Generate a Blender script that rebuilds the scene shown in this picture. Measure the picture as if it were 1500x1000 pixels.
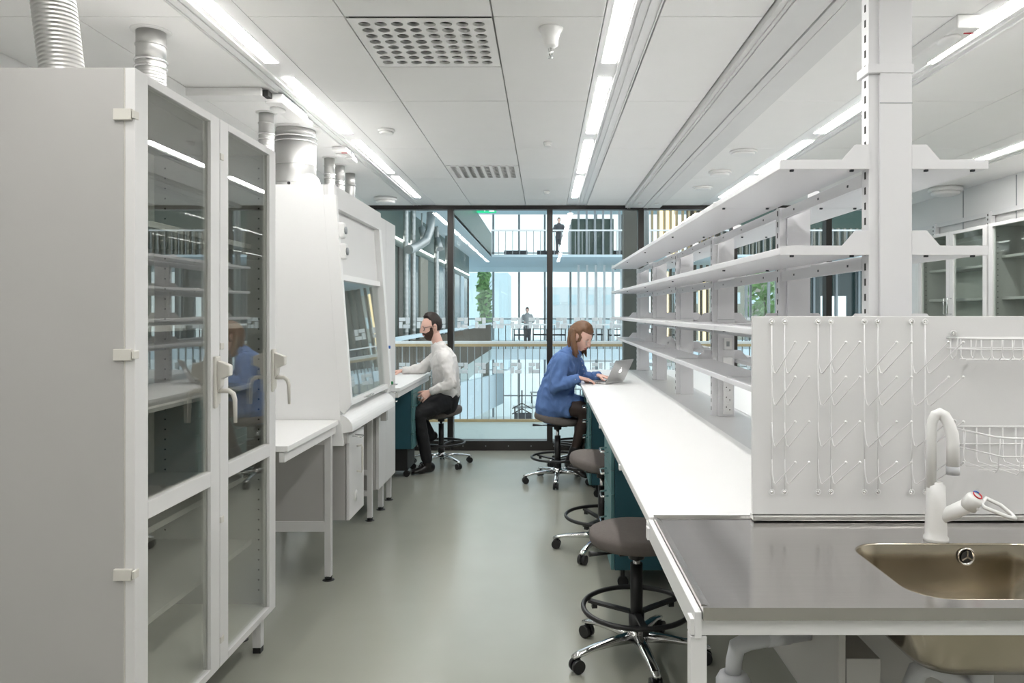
import bpy, math, random
from mathutils import Vector, Matrix, noise
random.seed(7)
for o in list(bpy.data.objects): bpy.data.objects.remove(o)
C = bpy.context.scene
COL = C.collection
# ---------------------------------------------------------------- camera, world, exposure
cam_d = bpy.data.cameras.new('camera'); cam = bpy.data.objects.new('camera', cam_d); COL.objects.link(cam)
cam_d.sensor_width = 36; cam_d.lens = 1081/1500*36
cam_d.shift_x = (750-798)/1500; cam_d.shift_y = -(500-460)/1500
cam_d.clip_start = .05; cam_d.clip_end = 400
cam.location = (0, 0, 1.5); cam.rotation_euler = (math.pi/2, 0, 0)
C.camera = cam
W = bpy.data.worlds.new('overcast'); C.world = W; W.use_nodes = True
bgn = W.node_tree.nodes['Background']; bgn.inputs[0].default_value = (.88, .94, 1, 1); bgn.inputs[1].default_value = .85
C.view_settings.view_transform = 'Standard'; C.view_settings.look = 'None'
C.view_settings.exposure = 1.1; C.view_settings.gamma = 1; C.view_settings.use_curve_mapping = False
STRIP = 22.5
# ---------------------------------------------------------------- materials
def mat(name, col, rough=.5, metal=0, spec=.5, var=.03, nscale=6, bump=0, bscale=200, aniso=0, stretch=None):
    m = bpy.data.materials.new(name); m.use_nodes = True; nt = m.node_tree; b = nt.nodes['Principled BSDF']
    b.inputs['Roughness'].default_value = rough; b.inputs['Metallic'].default_value = metal
    b.inputs['Specular IOR Level'].default_value = spec
    tc = nt.nodes.new('ShaderNodeTexCoord'); n = nt.nodes.new('ShaderNodeTexNoise'); n.inputs['Scale'].default_value = nscale
    src = tc.outputs['Object']
    if stretch:
        mp = nt.nodes.new('ShaderNodeMapping'); mp.inputs['Scale'].default_value = stretch
        nt.links.new(src, mp.inputs[0]); src = mp.outputs[0]
    nt.links.new(src, n.inputs['Vector'])
    r = nt.nodes.new('ShaderNodeMapRange'); r.inputs[3].default_value = 1-var; r.inputs[4].default_value = 1+var
    nt.links.new(n.outputs['Fac'], r.inputs[0])
    mx = nt.nodes.new('ShaderNodeVectorMath'); mx.operation = 'SCALE'; mx.inputs[0].default_value = col
    nt.links.new(r.outputs[0], mx.inputs['Scale']); nt.links.new(mx.outputs[0], b.inputs['Base Color'])
    if bump:
        n2 = nt.nodes.new('ShaderNodeTexNoise'); n2.inputs['Scale'].default_value = bscale; n2.inputs['Detail'].default_value = 3
        nt.links.new(src, n2.inputs['Vector'])
        bp = nt.nodes.new('ShaderNodeBump'); bp.inputs['Strength'].default_value = bump; bp.inputs['Distance'].default_value = .002
        nt.links.new(n2.outputs['Fac'], bp.inputs['Height']); nt.links.new(bp.outputs[0], b.inputs['Normal'])
    return m
def emit(name, col, s):
    m = bpy.data.materials.new(name); m.use_nodes = True; nt = m.node_tree; nt.nodes.clear()
    e = nt.nodes.new('ShaderNodeEmission'); e.inputs[0].default_value = (*col, 1); e.inputs[1].default_value = s
    o = nt.nodes.new('ShaderNodeOutputMaterial'); nt.links.new(e.outputs[0], o.inputs[0]); return m
def glass(name, tint=(.96, .98, .97), ior=1.5, rough=0.0):
    m = bpy.data.materials.new(name); m.use_nodes = True; nt = m.node_tree; nt.nodes.clear()
    f = nt.nodes.new('ShaderNodeFresnel'); ge = nt.nodes.new('ShaderNodeNewGeometry'); io = nt.nodes.new('ShaderNodeMapRange')
    io.inputs[3].default_value = ior; io.inputs[4].default_value = 1/ior; nt.links.new(ge.outputs['Backfacing'], io.inputs[0]); nt.links.new(io.outputs[0], f.inputs[0])
    k = nt.nodes.new('ShaderNodeMath'); k.operation = 'MULTIPLY'; k.inputs[1].default_value = 1.0; k.use_clamp = True
    t = nt.nodes.new('ShaderNodeBsdfTransparent'); t.inputs[0].default_value = (*tint, 1)
    g = nt.nodes.new('ShaderNodeBsdfGlossy'); g.inputs['Roughness'].default_value = rough; g.inputs[0].default_value = (1, 1, 1, 1)
    mx = nt.nodes.new('ShaderNodeMixShader'); o = nt.nodes.new('ShaderNodeOutputMaterial')
    nt.links.new(f.outputs[0], k.inputs[0]); nt.links.new(k.outputs[0], mx.inputs[0]); nt.links.new(t.outputs[0], mx.inputs[1]); nt.links.new(g.outputs[0], mx.inputs[2])
    nt.links.new(mx.outputs[0], o.inputs[0]); return m
M = dict(
 woodl=mat('timber', (.3,.25,.17), .6),
 ceil=mat('ceiling tile', (.87, .87, .86), .9, var=.015, bump=.15, bscale=500),
 grid=mat('ceiling grid', (.42, .42, .41), .8),
 band=mat('ceiling band', (.72, .72, .715), .6),
 wall=mat('white wall', (.84, .84, .83), .7, var=.015),
 floor=mat('grey green vinyl', (.34, .345, .298), .2, spec=.45, var=.05, nscale=3, bump=.05, bscale=60),
 lam=mat('white laminate', (.86, .86, .85), .38, var=.01),
 cab=mat('shaded cabinet white', (.46, .452, .44), .45, var=.02, bump=.06, bscale=300),  # darker than the doors: weak light on camera-facing sides put into the colour
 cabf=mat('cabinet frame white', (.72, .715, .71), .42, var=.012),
 inner=mat('cabinet inside', (.70, .70, .66), .6, var=.03),
 white=mat('white powder coat', (.80, .80, .80), .4, var=.012),
 hood=mat('fume hood white', (.87, .87, .865), .38, var=.01),
 shelf=mat('shelf white', (.72, .72, .735), .4, var=.012),
 panel=mat('backsplash white', (.71, .71, .71), .4, var=.015, bump=.05),
 spine=mat('service strip grey', (.62, .62, .62), .3),
 plast=mat('cream plastic', (.66, .64, .59), .4),
 plastw=mat('white plastic', (.80, .80, .79), .35),
 pipe=mat('grey pipe plastic', (.50, .51, .53), .4),
 steel=mat('brushed steel', (.54, .525, .51), .10, 1, var=.06, nscale=4, stretch=(1, 40, 1), bump=.03, bscale=40),
 basin=mat('basin steel', (.42, .375, .30), .2, 1, var=.08, nscale=5, bump=.04, bscale=60),
 duct=mat('galvanised duct', (.55, .55, .54), .45, 1, var=.08, nscale=12),
 chrome=mat('chrome', (.78, .78, .78), .12, 1, var=.01),
 alu=mat('silver aluminium', (.62, .61, .60), .35, 1, var=.02),
 black=mat('black plastic', (.012, .012, .013), .4),
 seat=mat('grey brown upholstery', (.135, .118, .108), .9, var=.12, nscale=60, bump=.4, bscale=500),
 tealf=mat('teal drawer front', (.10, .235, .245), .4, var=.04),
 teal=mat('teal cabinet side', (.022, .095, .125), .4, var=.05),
 dark=mat('dark bronze frame', (.035, .032, .030), .35, .4),
 hole=mat('dark hole', (.02, .02, .018), .8),
 glass=glass('window glass', (.93, .97, .965)),
 cglass=glass('cabinet glass', (.96, .97, .945), 2.0), hglass=glass('sash glass', (.90, .93, .92), 2.1),
 gglass=glass('green tinted cabinet glass', (.95, .985, .965), 1.38),
 strip=emit('light strip', (1, .985, .96), STRIP),
 shirt=mat('white shirt', (.74, .72, .70), .85, var=.03, nscale=20),
 denim=mat('blue denim dress', (.105, .195, .43), .9, var=.16, nscale=26, bump=.3, bscale=300),
 trous=mat('black trousers', (.008, .008, .010), .8),
 tights=mat('dark brown tights', (.030, .016, .012), .6),
 skin=mat('skin', (.78, .49, .40), .5, var=.04),
 hairw=mat('light brown hair', (.17, .085, .042), .5, var=.3, nscale=40, stretch=(1, 1, .2)),
 hairm=mat('dark brown hair', (.020, .011, .008), .6, var=.3, nscale=80),
 beard=mat('brown beard', (.045, .020, .012), .8, var=.3, nscale=90),
 lips=mat('lips', (.45, .12, .10), .4),
 leather=mat('black leather', (.012, .010, .010), .3),
 lace=mat('pale metal eyelets', (.5, .45, .35), .4, .5),
 palew=mat('pale blue wall paint', (.62, .74, .80), .6),
 greenw=mat('dark green metal cladding', (.055, .10, .08), .35, .3, var=.1),
 tealgl=mat('dark teal cladding', (.015, .045, .045), .15, spec=.8, var=.2),
 beige=mat('beige concrete', (.30, .28, .23), .6, var=.1),
 wood=mat('pale oak', (.50, .36, .19), .5, var=.12, nscale=10, stretch=(1, 1, .1)),
 woodd=mat('brown timber slats', (.10, .08, .055), .6, var=.2),
 conc=mat('dark concrete', (.11, .105, .09), .6, var=.15),
 walk=mat('walkway vinyl', (.42, .50, .49), .4, var=.05),
 hall=mat('hall floor', (.70, .74, .76), .3, var=.03),
 grey=mat('grey metal', (.32, .34, .35), .4, .3),
 dgrey=mat('dark grey fabric', (.05, .055, .065), .8),
 green=mat('green plastic', (.0, .20, .05), .4),
 leaf=mat('leaves', (.16, .34, .08), .6, var=.3, nscale=3),
 blue=mat('blue plastic', (.03, .12, .45), .4),
 red=mat('red mark', (.55, .02, .03), .4),
 gold=emit('backlit warm slats', (1, .78, .42), 1.1),
 exitg=emit('exit sign green', (.02, .42, .20), 1.0),
 exitw=emit('exit sign white', (.9, 1, .95), 1.0),
 logo=emit('lit emblem', (1, 1, 1), 1.3),
 hstrip=emit('hall light strip', (1, .98, .95), 2.5),
 snow=mat('pale ground outdoors', (.75, .77, .8), .9),
)
def film():
    m = bpy.data.materials.new('frosted film'); m.use_nodes = True; nt = m.node_tree; nt.nodes.clear()
    d = nt.nodes.new('ShaderNodeBsdfDiffuse'); d.inputs[0].default_value = (.90, .94, .95, 1); t = nt.nodes.new('ShaderNodeBsdfTranslucent'); t.inputs[0].default_value = (.90, .95, .98, 1)
    mx = nt.nodes.new('ShaderNodeMixShader'); mx.inputs[0].default_value = .5; o = nt.nodes.new('ShaderNodeOutputMaterial')
    nt.links.new(d.outputs[0], mx.inputs[1]); nt.links.new(t.outputs[0], mx.inputs[2]); nt.links.new(mx.outputs[0], o.inputs[0]); return m
M['frit'] = film()
# ---------------------------------------------------------------- mesh builder
class MB:
    def __init__(s): s.v = []; s.f = []; s.sm = []
    def mark(s): return len(s.v)
    def add(s, vs, fs, smooth=False):
        n = len(s.v); s.v += [Vector(p) for p in vs]; s.f += [tuple(i+n for i in f) for f in fs]; s.sm += [smooth]*len(fs); return s
    def xf(s, Mx, a=0):
        for i in range(a, len(s.v)): s.v[i] = Mx @ s.v[i]
        return s
    def box(s, x0, x1, y0, y1, z0, z1):
        return s.add([(x, y, z) for x in (x0, x1) for y in (y0, y1) for z in (z0, z1)],
                     [(0, 1, 3, 2), (4, 6, 7, 5), (0, 4, 5, 1), (2, 3, 7, 6), (0, 2, 6, 4), (1, 5, 7, 3)])
    def bar(s, p, q, w, h, up=(0, 0, 1)):
        p = Vector(p); q = Vector(q); t = (q-p).normalized(); u = Vector(up)
        if abs(t.dot(u)) > .99: u = Vector((1, 0, 0))
        r = t.cross(u).normalized(); u = r.cross(t).normalized(); r *= w/2; u *= h/2
        return s.add([p-r-u, p+r-u, p+r+u, p-r+u, q-r-u, q+r-u, q+r+u, q-r+u],
                     [(3, 2, 1, 0), (4, 5, 6, 7), (0, 1, 5, 4), (1, 2, 6, 5), (2, 3, 7, 6), (3, 0, 4, 7)])
    def prism(s, poly, axis, a, b):
        n = len(poly)
        def P(u, v, w): return {'x': (w, u, v), 'y': (u, w, v), 'z': (u, v, w)}[axis]
        return s.add([P(u, v, a) for u, v in poly]+[P(u, v, b) for u, v in poly],
                     [tuple(range(n))[::-1], tuple(range(n, 2*n))]+[(i, (i+1) % n, n+(i+1) % n, n+i) for i in range(n)])
    def tube(s, pts, r, n=10, closed=False, caps=True, smooth=True):
        pts = [Vector(p) for p in pts]; m = len(pts); rs = r if isinstance(r, (list, tuple)) else [r]*m
        t0 = (pts[1]-pts[0]).normalized(); u = t0.orthogonal().normalized(); vs = []
        for i in range(m):
            if closed: t = (pts[(i+1) % m]-pts[i-1]).normalized()
            else: t = (pts[min(i+1, m-1)]-pts[max(i-1, 0)]).normalized()
            u = (u-t*u.dot(t)); u = u.normalized() if u.length > 1e-6 else t.orthogonal().normalized()
            w = t.cross(u)
            vs += [pts[i]+(u*math.cos(a)+w*math.sin(a))*rs[i] for a in [2*math.pi*k/n for k in range(n)]]
        fs = []
        for i in range(m if closed else m-1):
            j = (i+1) % m
            fs += [(i*n+k, i*n+(k+1) % n, j*n+(k+1) % n, j*n+k) for k in range(n)]
        s.add(vs, fs, smooth)
        if caps and not closed:
            q = len(s.v)-m*n; s.f += [tuple(q+k for k in range(n))[::-1], tuple(q+(m-1)*n+k for k in range(n))]; s.sm += [False]*2
        return s
    def cyl(s, p, q, r, r2=None, n=16): return s.tube([p, q], [r, r if r2 is None else r2], n)
    def lathe(s, prof, c=(0, 0, 0), n=24, smooth=True):
        c = Vector(c); m = len(prof)
        vs = [c+Vector((r*math.cos(2*math.pi*k/n), r*math.sin(2*math.pi*k/n), z)) for r, z in prof for k in range(n)]
        fs = [(i*n+k, i*n+(k+1) % n, (i+1)*n+(k+1) % n, (i+1)*n+k) for i in range(m-1) for k in range(n)]
        s.add(vs, fs, smooth); q = len(s.v)-m*n
        if prof[0][0] > 1e-5: s.f.append(tuple(q+k for k in range(n))[::-1]); s.sm.append(False)
        if prof[-1][0] > 1e-5: s.f.append(tuple(q+(m-1)*n+k for k in range(n))); s.sm.append(False)
        return s
    def torus(s, c, R, r, n=40, m=10):
        c = Vector(c); return s.tube([c+Vector((R*math.cos(2*math.pi*k/n), R*math.sin(2*math.pi*k/n), 0)) for k in range(n)], r, m, closed=True)
    def ell(s, c, r, n=20, m=12, Mx=None):
        c = Vector(c); a = s.mark(); vs = []
        for i in range(m+1):
            th = math.pi*i/m
            vs += [Vector((r[0]*math.sin(th)*math.cos(2*math.pi*k/n), r[1]*math.sin(th)*math.sin(2*math.pi*k/n), r[2]*math.cos(th))) for k in range(n)]
        if Mx is not None: vs = [Mx @ v for v in vs]
        return s.add([c+v for v in vs], [(i*n+k, (i+1)*n+k, (i+1)*n+(k+1) % n, i*n+(k+1) % n) for i in range(m) for k in range(n)], True)
    def build(s, name, m, parent=None, bev=0, kind=None, label=None):
        off = Vector((0, 0, 0)); p = parent
        while p is not None: off += p.location; p = p.parent
        me = bpy.data.meshes.new(name); me.from_pydata([v-off for v in s.v], [], s.f)
        me.polygons.foreach_set('use_smooth', s.sm); me.materials.append(m if not isinstance(m, str) else M[m]); me.update()
        o = bpy.data.objects.new(name, me); COL.objects.link(o); o.parent = parent
        if bev:
            b = o.modifiers.new('b', 'BEVEL'); b.width = bev; b.segments = 2; b.limit_method = 'ANGLE'; b.angle_limit = .7
        if kind: o['kind'] = kind
        if label: o['label'] = label
        return o
def thing(name, label, cat, loc=(0, 0, 0), group=None, kind=None):
    o = bpy.data.objects.new(name, None); o.empty_display_size = .1; COL.objects.link(o); o.location = loc
    if kind: o['kind'] = kind
    else: o['label'] = label; o['category'] = cat
    if group: o['group'] = group
    return o
def tag(o, label, cat, group=None):
    o['label'] = label; o['category'] = cat
    if group: o['group'] = group
    return o
def copy_tree(o, parent=None):
    c = o.copy(); COL.objects.link(c); c.parent = parent
    for ch in KIDS(o): copy_tree(ch, c)
    return c
def KIDS(o): return [x for x in COL.objects if x.parent == o]
def place(o, loc, rz=0, label=None, first=[None]):
    o.location = loc; o.rotation_euler = (0, 0, rz)
    if label: o['label'] = label
    return o
def struct(name): return thing(name, None, None, kind='structure')
def B(*a): return MB().box(*a)
# ================================================================ SETTING
fl = B(-2.5, 4.03, -2.5, 8.19, -.08, 0).build('floor', 'floor'); fl['kind'] = 'structure'
# ---- ceiling
XT = [(-2.5, -1.9), (-1.9, -1.455), (-1.2, -.81), (-.81, -.21), (-.21, .24), (.46, .885), (1.27, 1.72), (1.95, 2.55), (2.55, 3.15), (3.15, 3.3), (3.55, 4.03)]
YT = [1.8+1.18*k for k in range(6)]+[8.19]
ce = struct('ceiling')
B(-2.5, 4.03, -2.5, 8.19, 2.716, 2.80).build('ceiling_backing', 'grid', ce)
B(-2.5, 4.03, -2.5, 1.795, 2.70, 2.7155).build('ceiling_slab', 'ceil', ce)
tm = {}
for x0, x1 in XT:
    for j in range(6):
        y0, y1 = YT[j], YT[j+1]
        if x0 == -.81 and j == 1: y0 = 3.585
        if x0 == -.81 and j == 3: y1 = 5.955
        w, d = round(x1-x0, 3), round(y1-y0, 3)
        if (w, d) not in tm:
            o = B(-w/2+.003, w/2-.003, -d/2+.002, d/2-.002, 0, .015).build('ceiling_tile', 'ceil', ce, bev=.0015); tm[(w, d)] = o
        else:
            o = tm[(w, d)].copy(); COL.objects.link(o)
        o.location = ((x0+x1)/2, (y0+y1)/2, 2.70)
for x0, x1 in ((-1.455, -1.2), (.24, .46), (1.72, 1.95), (3.3, 3.55)):   # light channels: trays with ribs
    mb = MB()
    mb.box(x0+.003, x1-.003, -2.5, 8.19, 2.703, 2.7155)
    mb.build('light_channel', 'white', ce)
    r = MB()
    for xx in ((x1-.105, x1-.085, x1-.05, x1-.008) if x0 > 0 else (x0+.008, x0+.05, x0+.085)):
        r.box(xx-.003, xx+.003, 1.8, 8.19, 2.696, 2.703)
    r.build('channel_rib', 'white', ce)
tr = struct('trim_1')
B(.888, 1.08, -2.5, 8.17, 2.672, 2.7155).build('band_board', 'band', tr, bev=.002)
B(1.086, 1.267, -2.5, 8.17, 2.668, 2.7155).build('band_board', 'band', tr, bev=.002)
r = MB()
for xx in (.915, .935, 1.13): r.box(xx-.003, xx+.003, -2.5, 8.17, 2.664, 2.673)
r.build('band_rib', 'band', tr)
for x in (1.0, 1.18): B(x-.02, x+.02, 7.75, 7.8, 2.655, 2.672).build('band_clip', 'plastw', tr)
# ---- walls
for n, a in (('wall_left', (-2.56, -2.5, -2.5, 8.19, 0, 2.8)), ('wall_back', (-2.56, 4.09, -2.56, -2.5, 0, 2.8)), ('wall_right', (4.03, 4.09, -2.5, 8.19, 0, 2.8))):
    o = B(*a).build(n, 'wall'); o['kind'] = 'structure'
wr = bpy.data.objects['wall_right']
j = MB()
for y in (5.7, 6.3, 7.1): j.box(4.022, 4.031, y-.002, y+.002, 2.24, 2.69)
j.build('wall_joint', 'grey', wr)
# ---- glass wall
w1 = struct('window_1')
B(-2.5, 4.03, 8.14, 8.24, 2.655, 2.70).build('top_frame', 'dark', w1)
B(-2.5, 4.03, 8.12, 8.26, 0, .105).build('bottom_frame', 'dark', w1)
bolt = MB()
for k in range(26): bolt.cyl((-2.4+k*.25, 8.118, .05), (-2.4+k*.25, 8.122, .05), .006, n=8)
bolt.build('frame_bolt', 'grey', w1, kind='stuff')
MX = [-2.08, -1.04, .055, 1.06, 2.09, 3.13]
for x in MX: B(x-.032, x+.032, 8.12, 8.24, .105, 2.655).build('mullion', 'dark', w1, bev=.003)
xs = [-2.5]+MX+[4.03]
for a, b in zip(xs[:-1], xs[1:]):
    g = B(a+.03, b-.03, 8.178, 8.188, .1, 2.66).build('glass_pane', 'glass', w1)
    fr = MB(); x = math.ceil((a+.08)/.2)*.2
    x0 = a+.07
    while x0+.12 < b-.03:
        for z in (1.345, .845):
            s = .118
            for (u0, u1, v0, v1) in ((0, .60, .66, 1), (.66, 1, .42, 1), (.38, 1, 0, .34), (0, .32, 0, .60)):
                fr.box(x0+u0*s, x0+u1*s, 8.1735, 8.1765, z+v0*s, z+v1*s)
        x0 += .198
    fr.build('frosted_mark', 'frit', g, kind='stuff')
# ================================================================ OUTSIDE: atrium
wk = B(-3.2, 14, 8.26, 10.4, -.4, 0).build('walkway', 'walk'); wk['kind'] = 'structure'
def pc(label, name, a, m, **k):
    o = B(*a).build(name, m, **k); o['kind'] = 'structure'; return o
bl = thing('balustrade', 'white and oak topped railing of thin upright bars outside the glass wall', 'railing', (0, 10.3, 0))
B(-3.2, 9, 10.26, 10.34, 1.085, 1.125).build('top_rail', 'white', bl, bev=.004)
B(-3.2, 9, 10.25, 10.35, 1.05, 1.085).build('oak_rail', 'wood', bl, label='oak strip under the white rail')
B(-3.2, 9, 10.27, 10.33, .0, .035).build('bottom_rail', 'wood', bl)
b0 = None
for k in range(64):
    x = -3.1+k*.101
    if b0 is None: b0 = o = B(-.005, .005, 10.285, 10.32, .035, 1.05).build('baluster', 'grey', bl)
    else: o = b0.copy(); COL.objects.link(o)
    o.location.x = x
cl = thing('concrete_column', 'dark concrete column just outside the glass wall by the long bench end', 'column', (1.05, 9, 0))
B(.955, 1.14, 8.9, 9.1, 0, 2.15).build('column_block', 'conc', cl, bev=.004)
B(.955, 1.14, 8.9, 9.1, 2.158, 5.5).build('column_block', 'conc', cl, bev=.004)
c2 = tag(MB().cyl((1.21, 8.8, 0), (1.21, 8.8, 5.5), .035).build('steel_pipe', 'grey'), 'slim grey steel pipe beside the dark concrete column', 'pipe')
# floors, soffits
S = [('hall_floor', (-12, 30, 8.3, 75, -4.7, -4.5), 'hall'),
     ('gallery_floor', (-12, 30, 31.7, 43, -.45, 0), 'palew'), ('gallery_ceiling', (-12, 30, 31.7, 43, 3.96, 4.06), 'palew'),
     ('upper_gallery_ceiling', (-12, 30, 33, 43, 7.3, 7.5), 'palew'),
     ('side_gallery_floor', (-12, -2.3, 10.4, 31.7, -.45, 0), 'walk'), ('side_gallery_ceiling', (-12, -2.3, 10.4, 31.7, 3.96, 4.06), 'palew'),
     ('side_gallery_fascia', (-2.36, -2.3, 10.4, 31.7, 3.97, 4.97), 'greenw'),
     ('outdoor_ground', (-60, 90, 75, 200, -4.8, -4.6), 'snow')]
for n, a, m in S: pc(None, n, a, m)
st = MB().prism([(11, .25), (39, -1.6), (39, -3.2), (11, -.6)], 'x', -2.34, -2.2).build('stair_parapet', 'palew'); st['kind'] = 'structure'
# side gallery back wall panels
sw = struct('side_gallery_wall')
B(-3.4, -3.25, 10.4, 31.7, 3.0, 3.96).build('upper_cladding', 'greenw', sw)
y = 10.4; k = 0
seq = ['tealgl', 'woodd', 'tealgl', 'greenw', 'conc', 'tealgl', 'beige', 'greenw', 'tealgl', 'grey', 'beige', 'tealgl', 'palew']
while y < 31.6:
    w = [1.1, 1.7, 1.3, 2.0][k % 4]
    B(-3.4, -3.25-.03*(k % 2), y, min(y+w, 31.7)-.04, 0, 3.0).build('wall_panel', seq[k % len(seq)], sw); y += w; k += 1
B(-3.25, -3.21, 10.4, 31.5, 3.15, 3.18).build('wall_light_strip', 'hstrip', sw)
hr = thing('gallery_handrail', 'pale curving handrail and brown slat screen of the side gallery on the left', 'railing', (-2.3, 11, 0))
B(-2.36, -2.26, 10.4, 31.7, 1.08, 1.14).build('handrail', 'palew', hr)
m_ = MB()
for k in range(150): m_.box(-2.34, -2.29, 10.5+k*.14, 10.59+k*.14, 0, 1.04)
m_.build('slat', 'woodd', hr, kind='stuff')
def vduct(x, y, r, z0, z1, lab, grp='vertical ducts in the side gallery'):
    n = int((z1-z0)/.12); pts = []; rs = []
    for i in range(n+1):
        z = z0+(z1-z0)*i/n; pts += [(x, y, z-.012), (x, y, z), (x, y, z+.012)]; rs += [r, r*1.07, r]
    o = MB().tube(pts, rs, 16).build('spiral_duct', 'duct'); tag(o, lab, 'duct', grp)
vduct(-3.05, 16.2, .06, 0, 3.95, 'silver vertical duct seen beyond the glass above the bearded man, left of his head')
vduct(-3.05, 17.1, .06, 0, 3.95, 'second silver vertical duct beyond the glass, close beside the leftmost one')
vduct(-3.05, 20.8, .07, 0, 3.95, 'silver vertical duct beyond the glass nearest the left mullion')
vduct(-3.05, 23.2, .08, 0, 3.95, 'thin silver vertical duct farthest along the side gallery')
cd = MB().tube([(-2.95, 16.0, 2.9), (-2.9, 16.6, 3.0), (-2.75, 17.1, 3.2), (-2.7, 17.4, 3.5), (-2.7, 17.5, 3.9)], .10, 14).build('curved_duct', 'duct')
tag(cd, 'bent silver duct curving up to the soffit beyond the left glass', 'duct')
for y_, lb in ((18, 'silver spotlight under the soffit nearer the glass'), (20.6, 'silver spotlight under the soffit farther from the glass')):
    o = MB().cyl((-3.0, y_, 3.6), (-2.9, y_-.2, 3.3), .08, .10).cyl((-3.0, y_, 3.6), (-3.0, y_, 3.96), .02, n=8).build('spotlight', 'duct'); tag(o, lb, 'lamp')
# far facade
ff = struct('far_facade')
for lev, (z0, z1) in enumerate(((-4.5, -.45), (0, 3.96), (4.06, 7.3))):
    mm = MB(); x = -12
    while x < 30:
        mm.box(x-.06, x+.06, 43, 43.15, z0, z1); x += 1.5
    mm.box(-12, 30, 43, 43.15, z0+(z1-z0)*.30, z0+(z1-z0)*.30+.07)
    mm.build('facade_mullion', 'grey', ff, kind='stuff')
B(-12, 30, 43.2, 43.25, -4.5, 7.3).build('facade_glass', 'glass', ff)
# slatted screens at the far side, right part
for nm, x0, x1, z0, z1, mt, st_ in (('slat_screen', 1.6, 5.0, .0, 3.9, 'white', .42), ('slat_screen', 1.2, 5.0, 4.06, 7.2, 'grey', .40), ('slat_screen', 5.2, 8.6, 0, 3.9, 'woodd', .30), ('slat_screen', 5.2, 8.4, 4.06, 7.2, 'wood', .30), ('slat_screen', 8.6, 30, 4.06, 5.7, 'beige', .30), ('window_bar', 8.7, 30, 0, 3.9, 'grey', 1.1)):
    mm = MB(); x = x0
    while x < x1: mm.box(x, x+.1, 36, 36.2, z0, z1); x += st_
    o = mm.build(nm, mt); o['kind'] = 'structure'
for x0, x1, z0, z1, mt in ((5.3, 6.1, .4, 3.6, 'gold'), (5.6, 6.4, 4.3, 7.1, 'gold'), (7.6, 8.1, 0.2, 3.4, 'gold'), (8.7, 9.4, 0, 3.9, 'conc'), (11.4, 13.6, 0, 3.9, 'tealgl'), (14.9, 15.8, 0, 3.9, 'tealgl'), (8.6, 30, 4.1, 7.2, 'greenw'), (8.6, 9.3, .3, 3.3, 'blue'), (17, 20, 0, 3.9, 'greenw'), (13.6, 14.9, 2.4, 3.9, 'tealgl'), (6.6, 7.4, 0, 3.9, 'greenw'), (7, 9, 4.1, 7.2, 'woodd')):
    o = B(x0, x1, 36.4, 36.5, z0, z1).build('gallery_wall', mt); o['kind'] = 'structure'
o = B(1.2, 3.4, 36.4, 36.5, 4.1, 6.2).build('gallery_wall', 'greenw'); o['kind'] = 'structure'
for lev, z0 in enumerate((0, 4.06)):
    rl = thing('gallery_railing', ['grey bar railing along the far gallery on the same floor', 'grey bar railing along the far gallery one floor up'][lev], 'railing', (0, 31.8, z0))
    B(-2.3, 30, 31.75, 31.85, z0+1.02, z0+1.08).build('top_rail', 'white', rl)
    mm = MB(); x = -2.3
    while x < 30: mm.box(x, x+.03, 31.78, 31.82, z0, z0+1.02); x += .3
    mm.build('baluster', 'dark' if lev == 0 else 'grey', rl, kind='stuff')
# furniture seen far away
random.seed(3)
for k in range(9):
    x = -1.2+k*.95; y = 37+random.random()*2
    t = thing('gallery_table', 'small dark table and bench set on the far gallery, %s' % ['leftmost', 'second from left', 'third from left', 'fourth from left', 'middle one', 'fourth from right', 'third from right', 'second from right', 'rightmost'][k], 'table', (x, y, 0), 'tables on the far gallery')
    B(x-.4, x+.4, y-.3, y+.3, .72, .76).build('table_top', 'grey', t)
    for sx in (-.35, .35): B(x+sx-.02, x+sx+.02, y-.25, y+.25, 0, .72).build('leg', 'dark', t)
    B(x-.35, x+.35, y-.7, y-.4, .42, .5).build('bench_seat', 'dgrey', t)
for k in range(5):
    x = -1.5+k*1.7; y = 38
    t = thing('lounge_sofa', 'dark low sofa on the upper far gallery, %s' % ['leftmost', 'second from left', 'middle one', 'second from right', 'rightmost'][k], 'sofa', (x, y, 4.07), 'sofas on the upper gallery')
    B(x-.6, x+.6, y-.3, y+.3, 4.07, 4.45).build('seat', 'dgrey', t); B(x-.6, x+.6, y+.2, y+.35, 4.45, 4.8).build('backrest', 'dgrey', t)
HX = [(-1.1, 42), (.3, 44), (1.6, 41), (2.7, 46), (-.3, 50), (1.9, 52), (5.5, 42), (7.5, 45)]
for k, (x, y) in enumerate(HX):
    t = thing('hall_table', 'pale cafe table on the floor below, %s' % ['far left behind the bars', 'just left of the blue dress', 'behind the blue dress', 'behind the laptop', 'far back left', 'far back centre', 'seen between shelf posts, nearer', 'seen between shelf posts, farther'][k], 'table', (x, y, -4.5), 'tables in the hall below')
    B(x-.7, x+.7, y-.4, y+.4, -3.8, -3.75).build('table_top', 'grey', t)
    for sx in (-.6, .6): B(x+sx-.03, x+sx+.03, y-.3, y+.3, -4.5, -3.8).build('leg', 'dark', t)
ct = thing('coat_stand', 'dark branching coat stand on the floor below, behind the railing bars', 'coat stand', (-1.05, 34, -4.5))
MB().cyl((-1.05, 34, -4.5), (-1.05, 34, -2.0), .03, n=8).build('pole', 'dark', ct)
for k in range(2):
    for sx in (-1, 1): MB().cyl((-1.05, 34, -2.6-.25*k), (-1.05+sx*.45, 34, -2.85-.25*k), .025, n=8).build('arm', 'dark', ct)
ac = thing('armchair', 'dark grey lounge chair under the coat stand on the floor below', 'chair', (-1.0, 33.6, -4.5))
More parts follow.
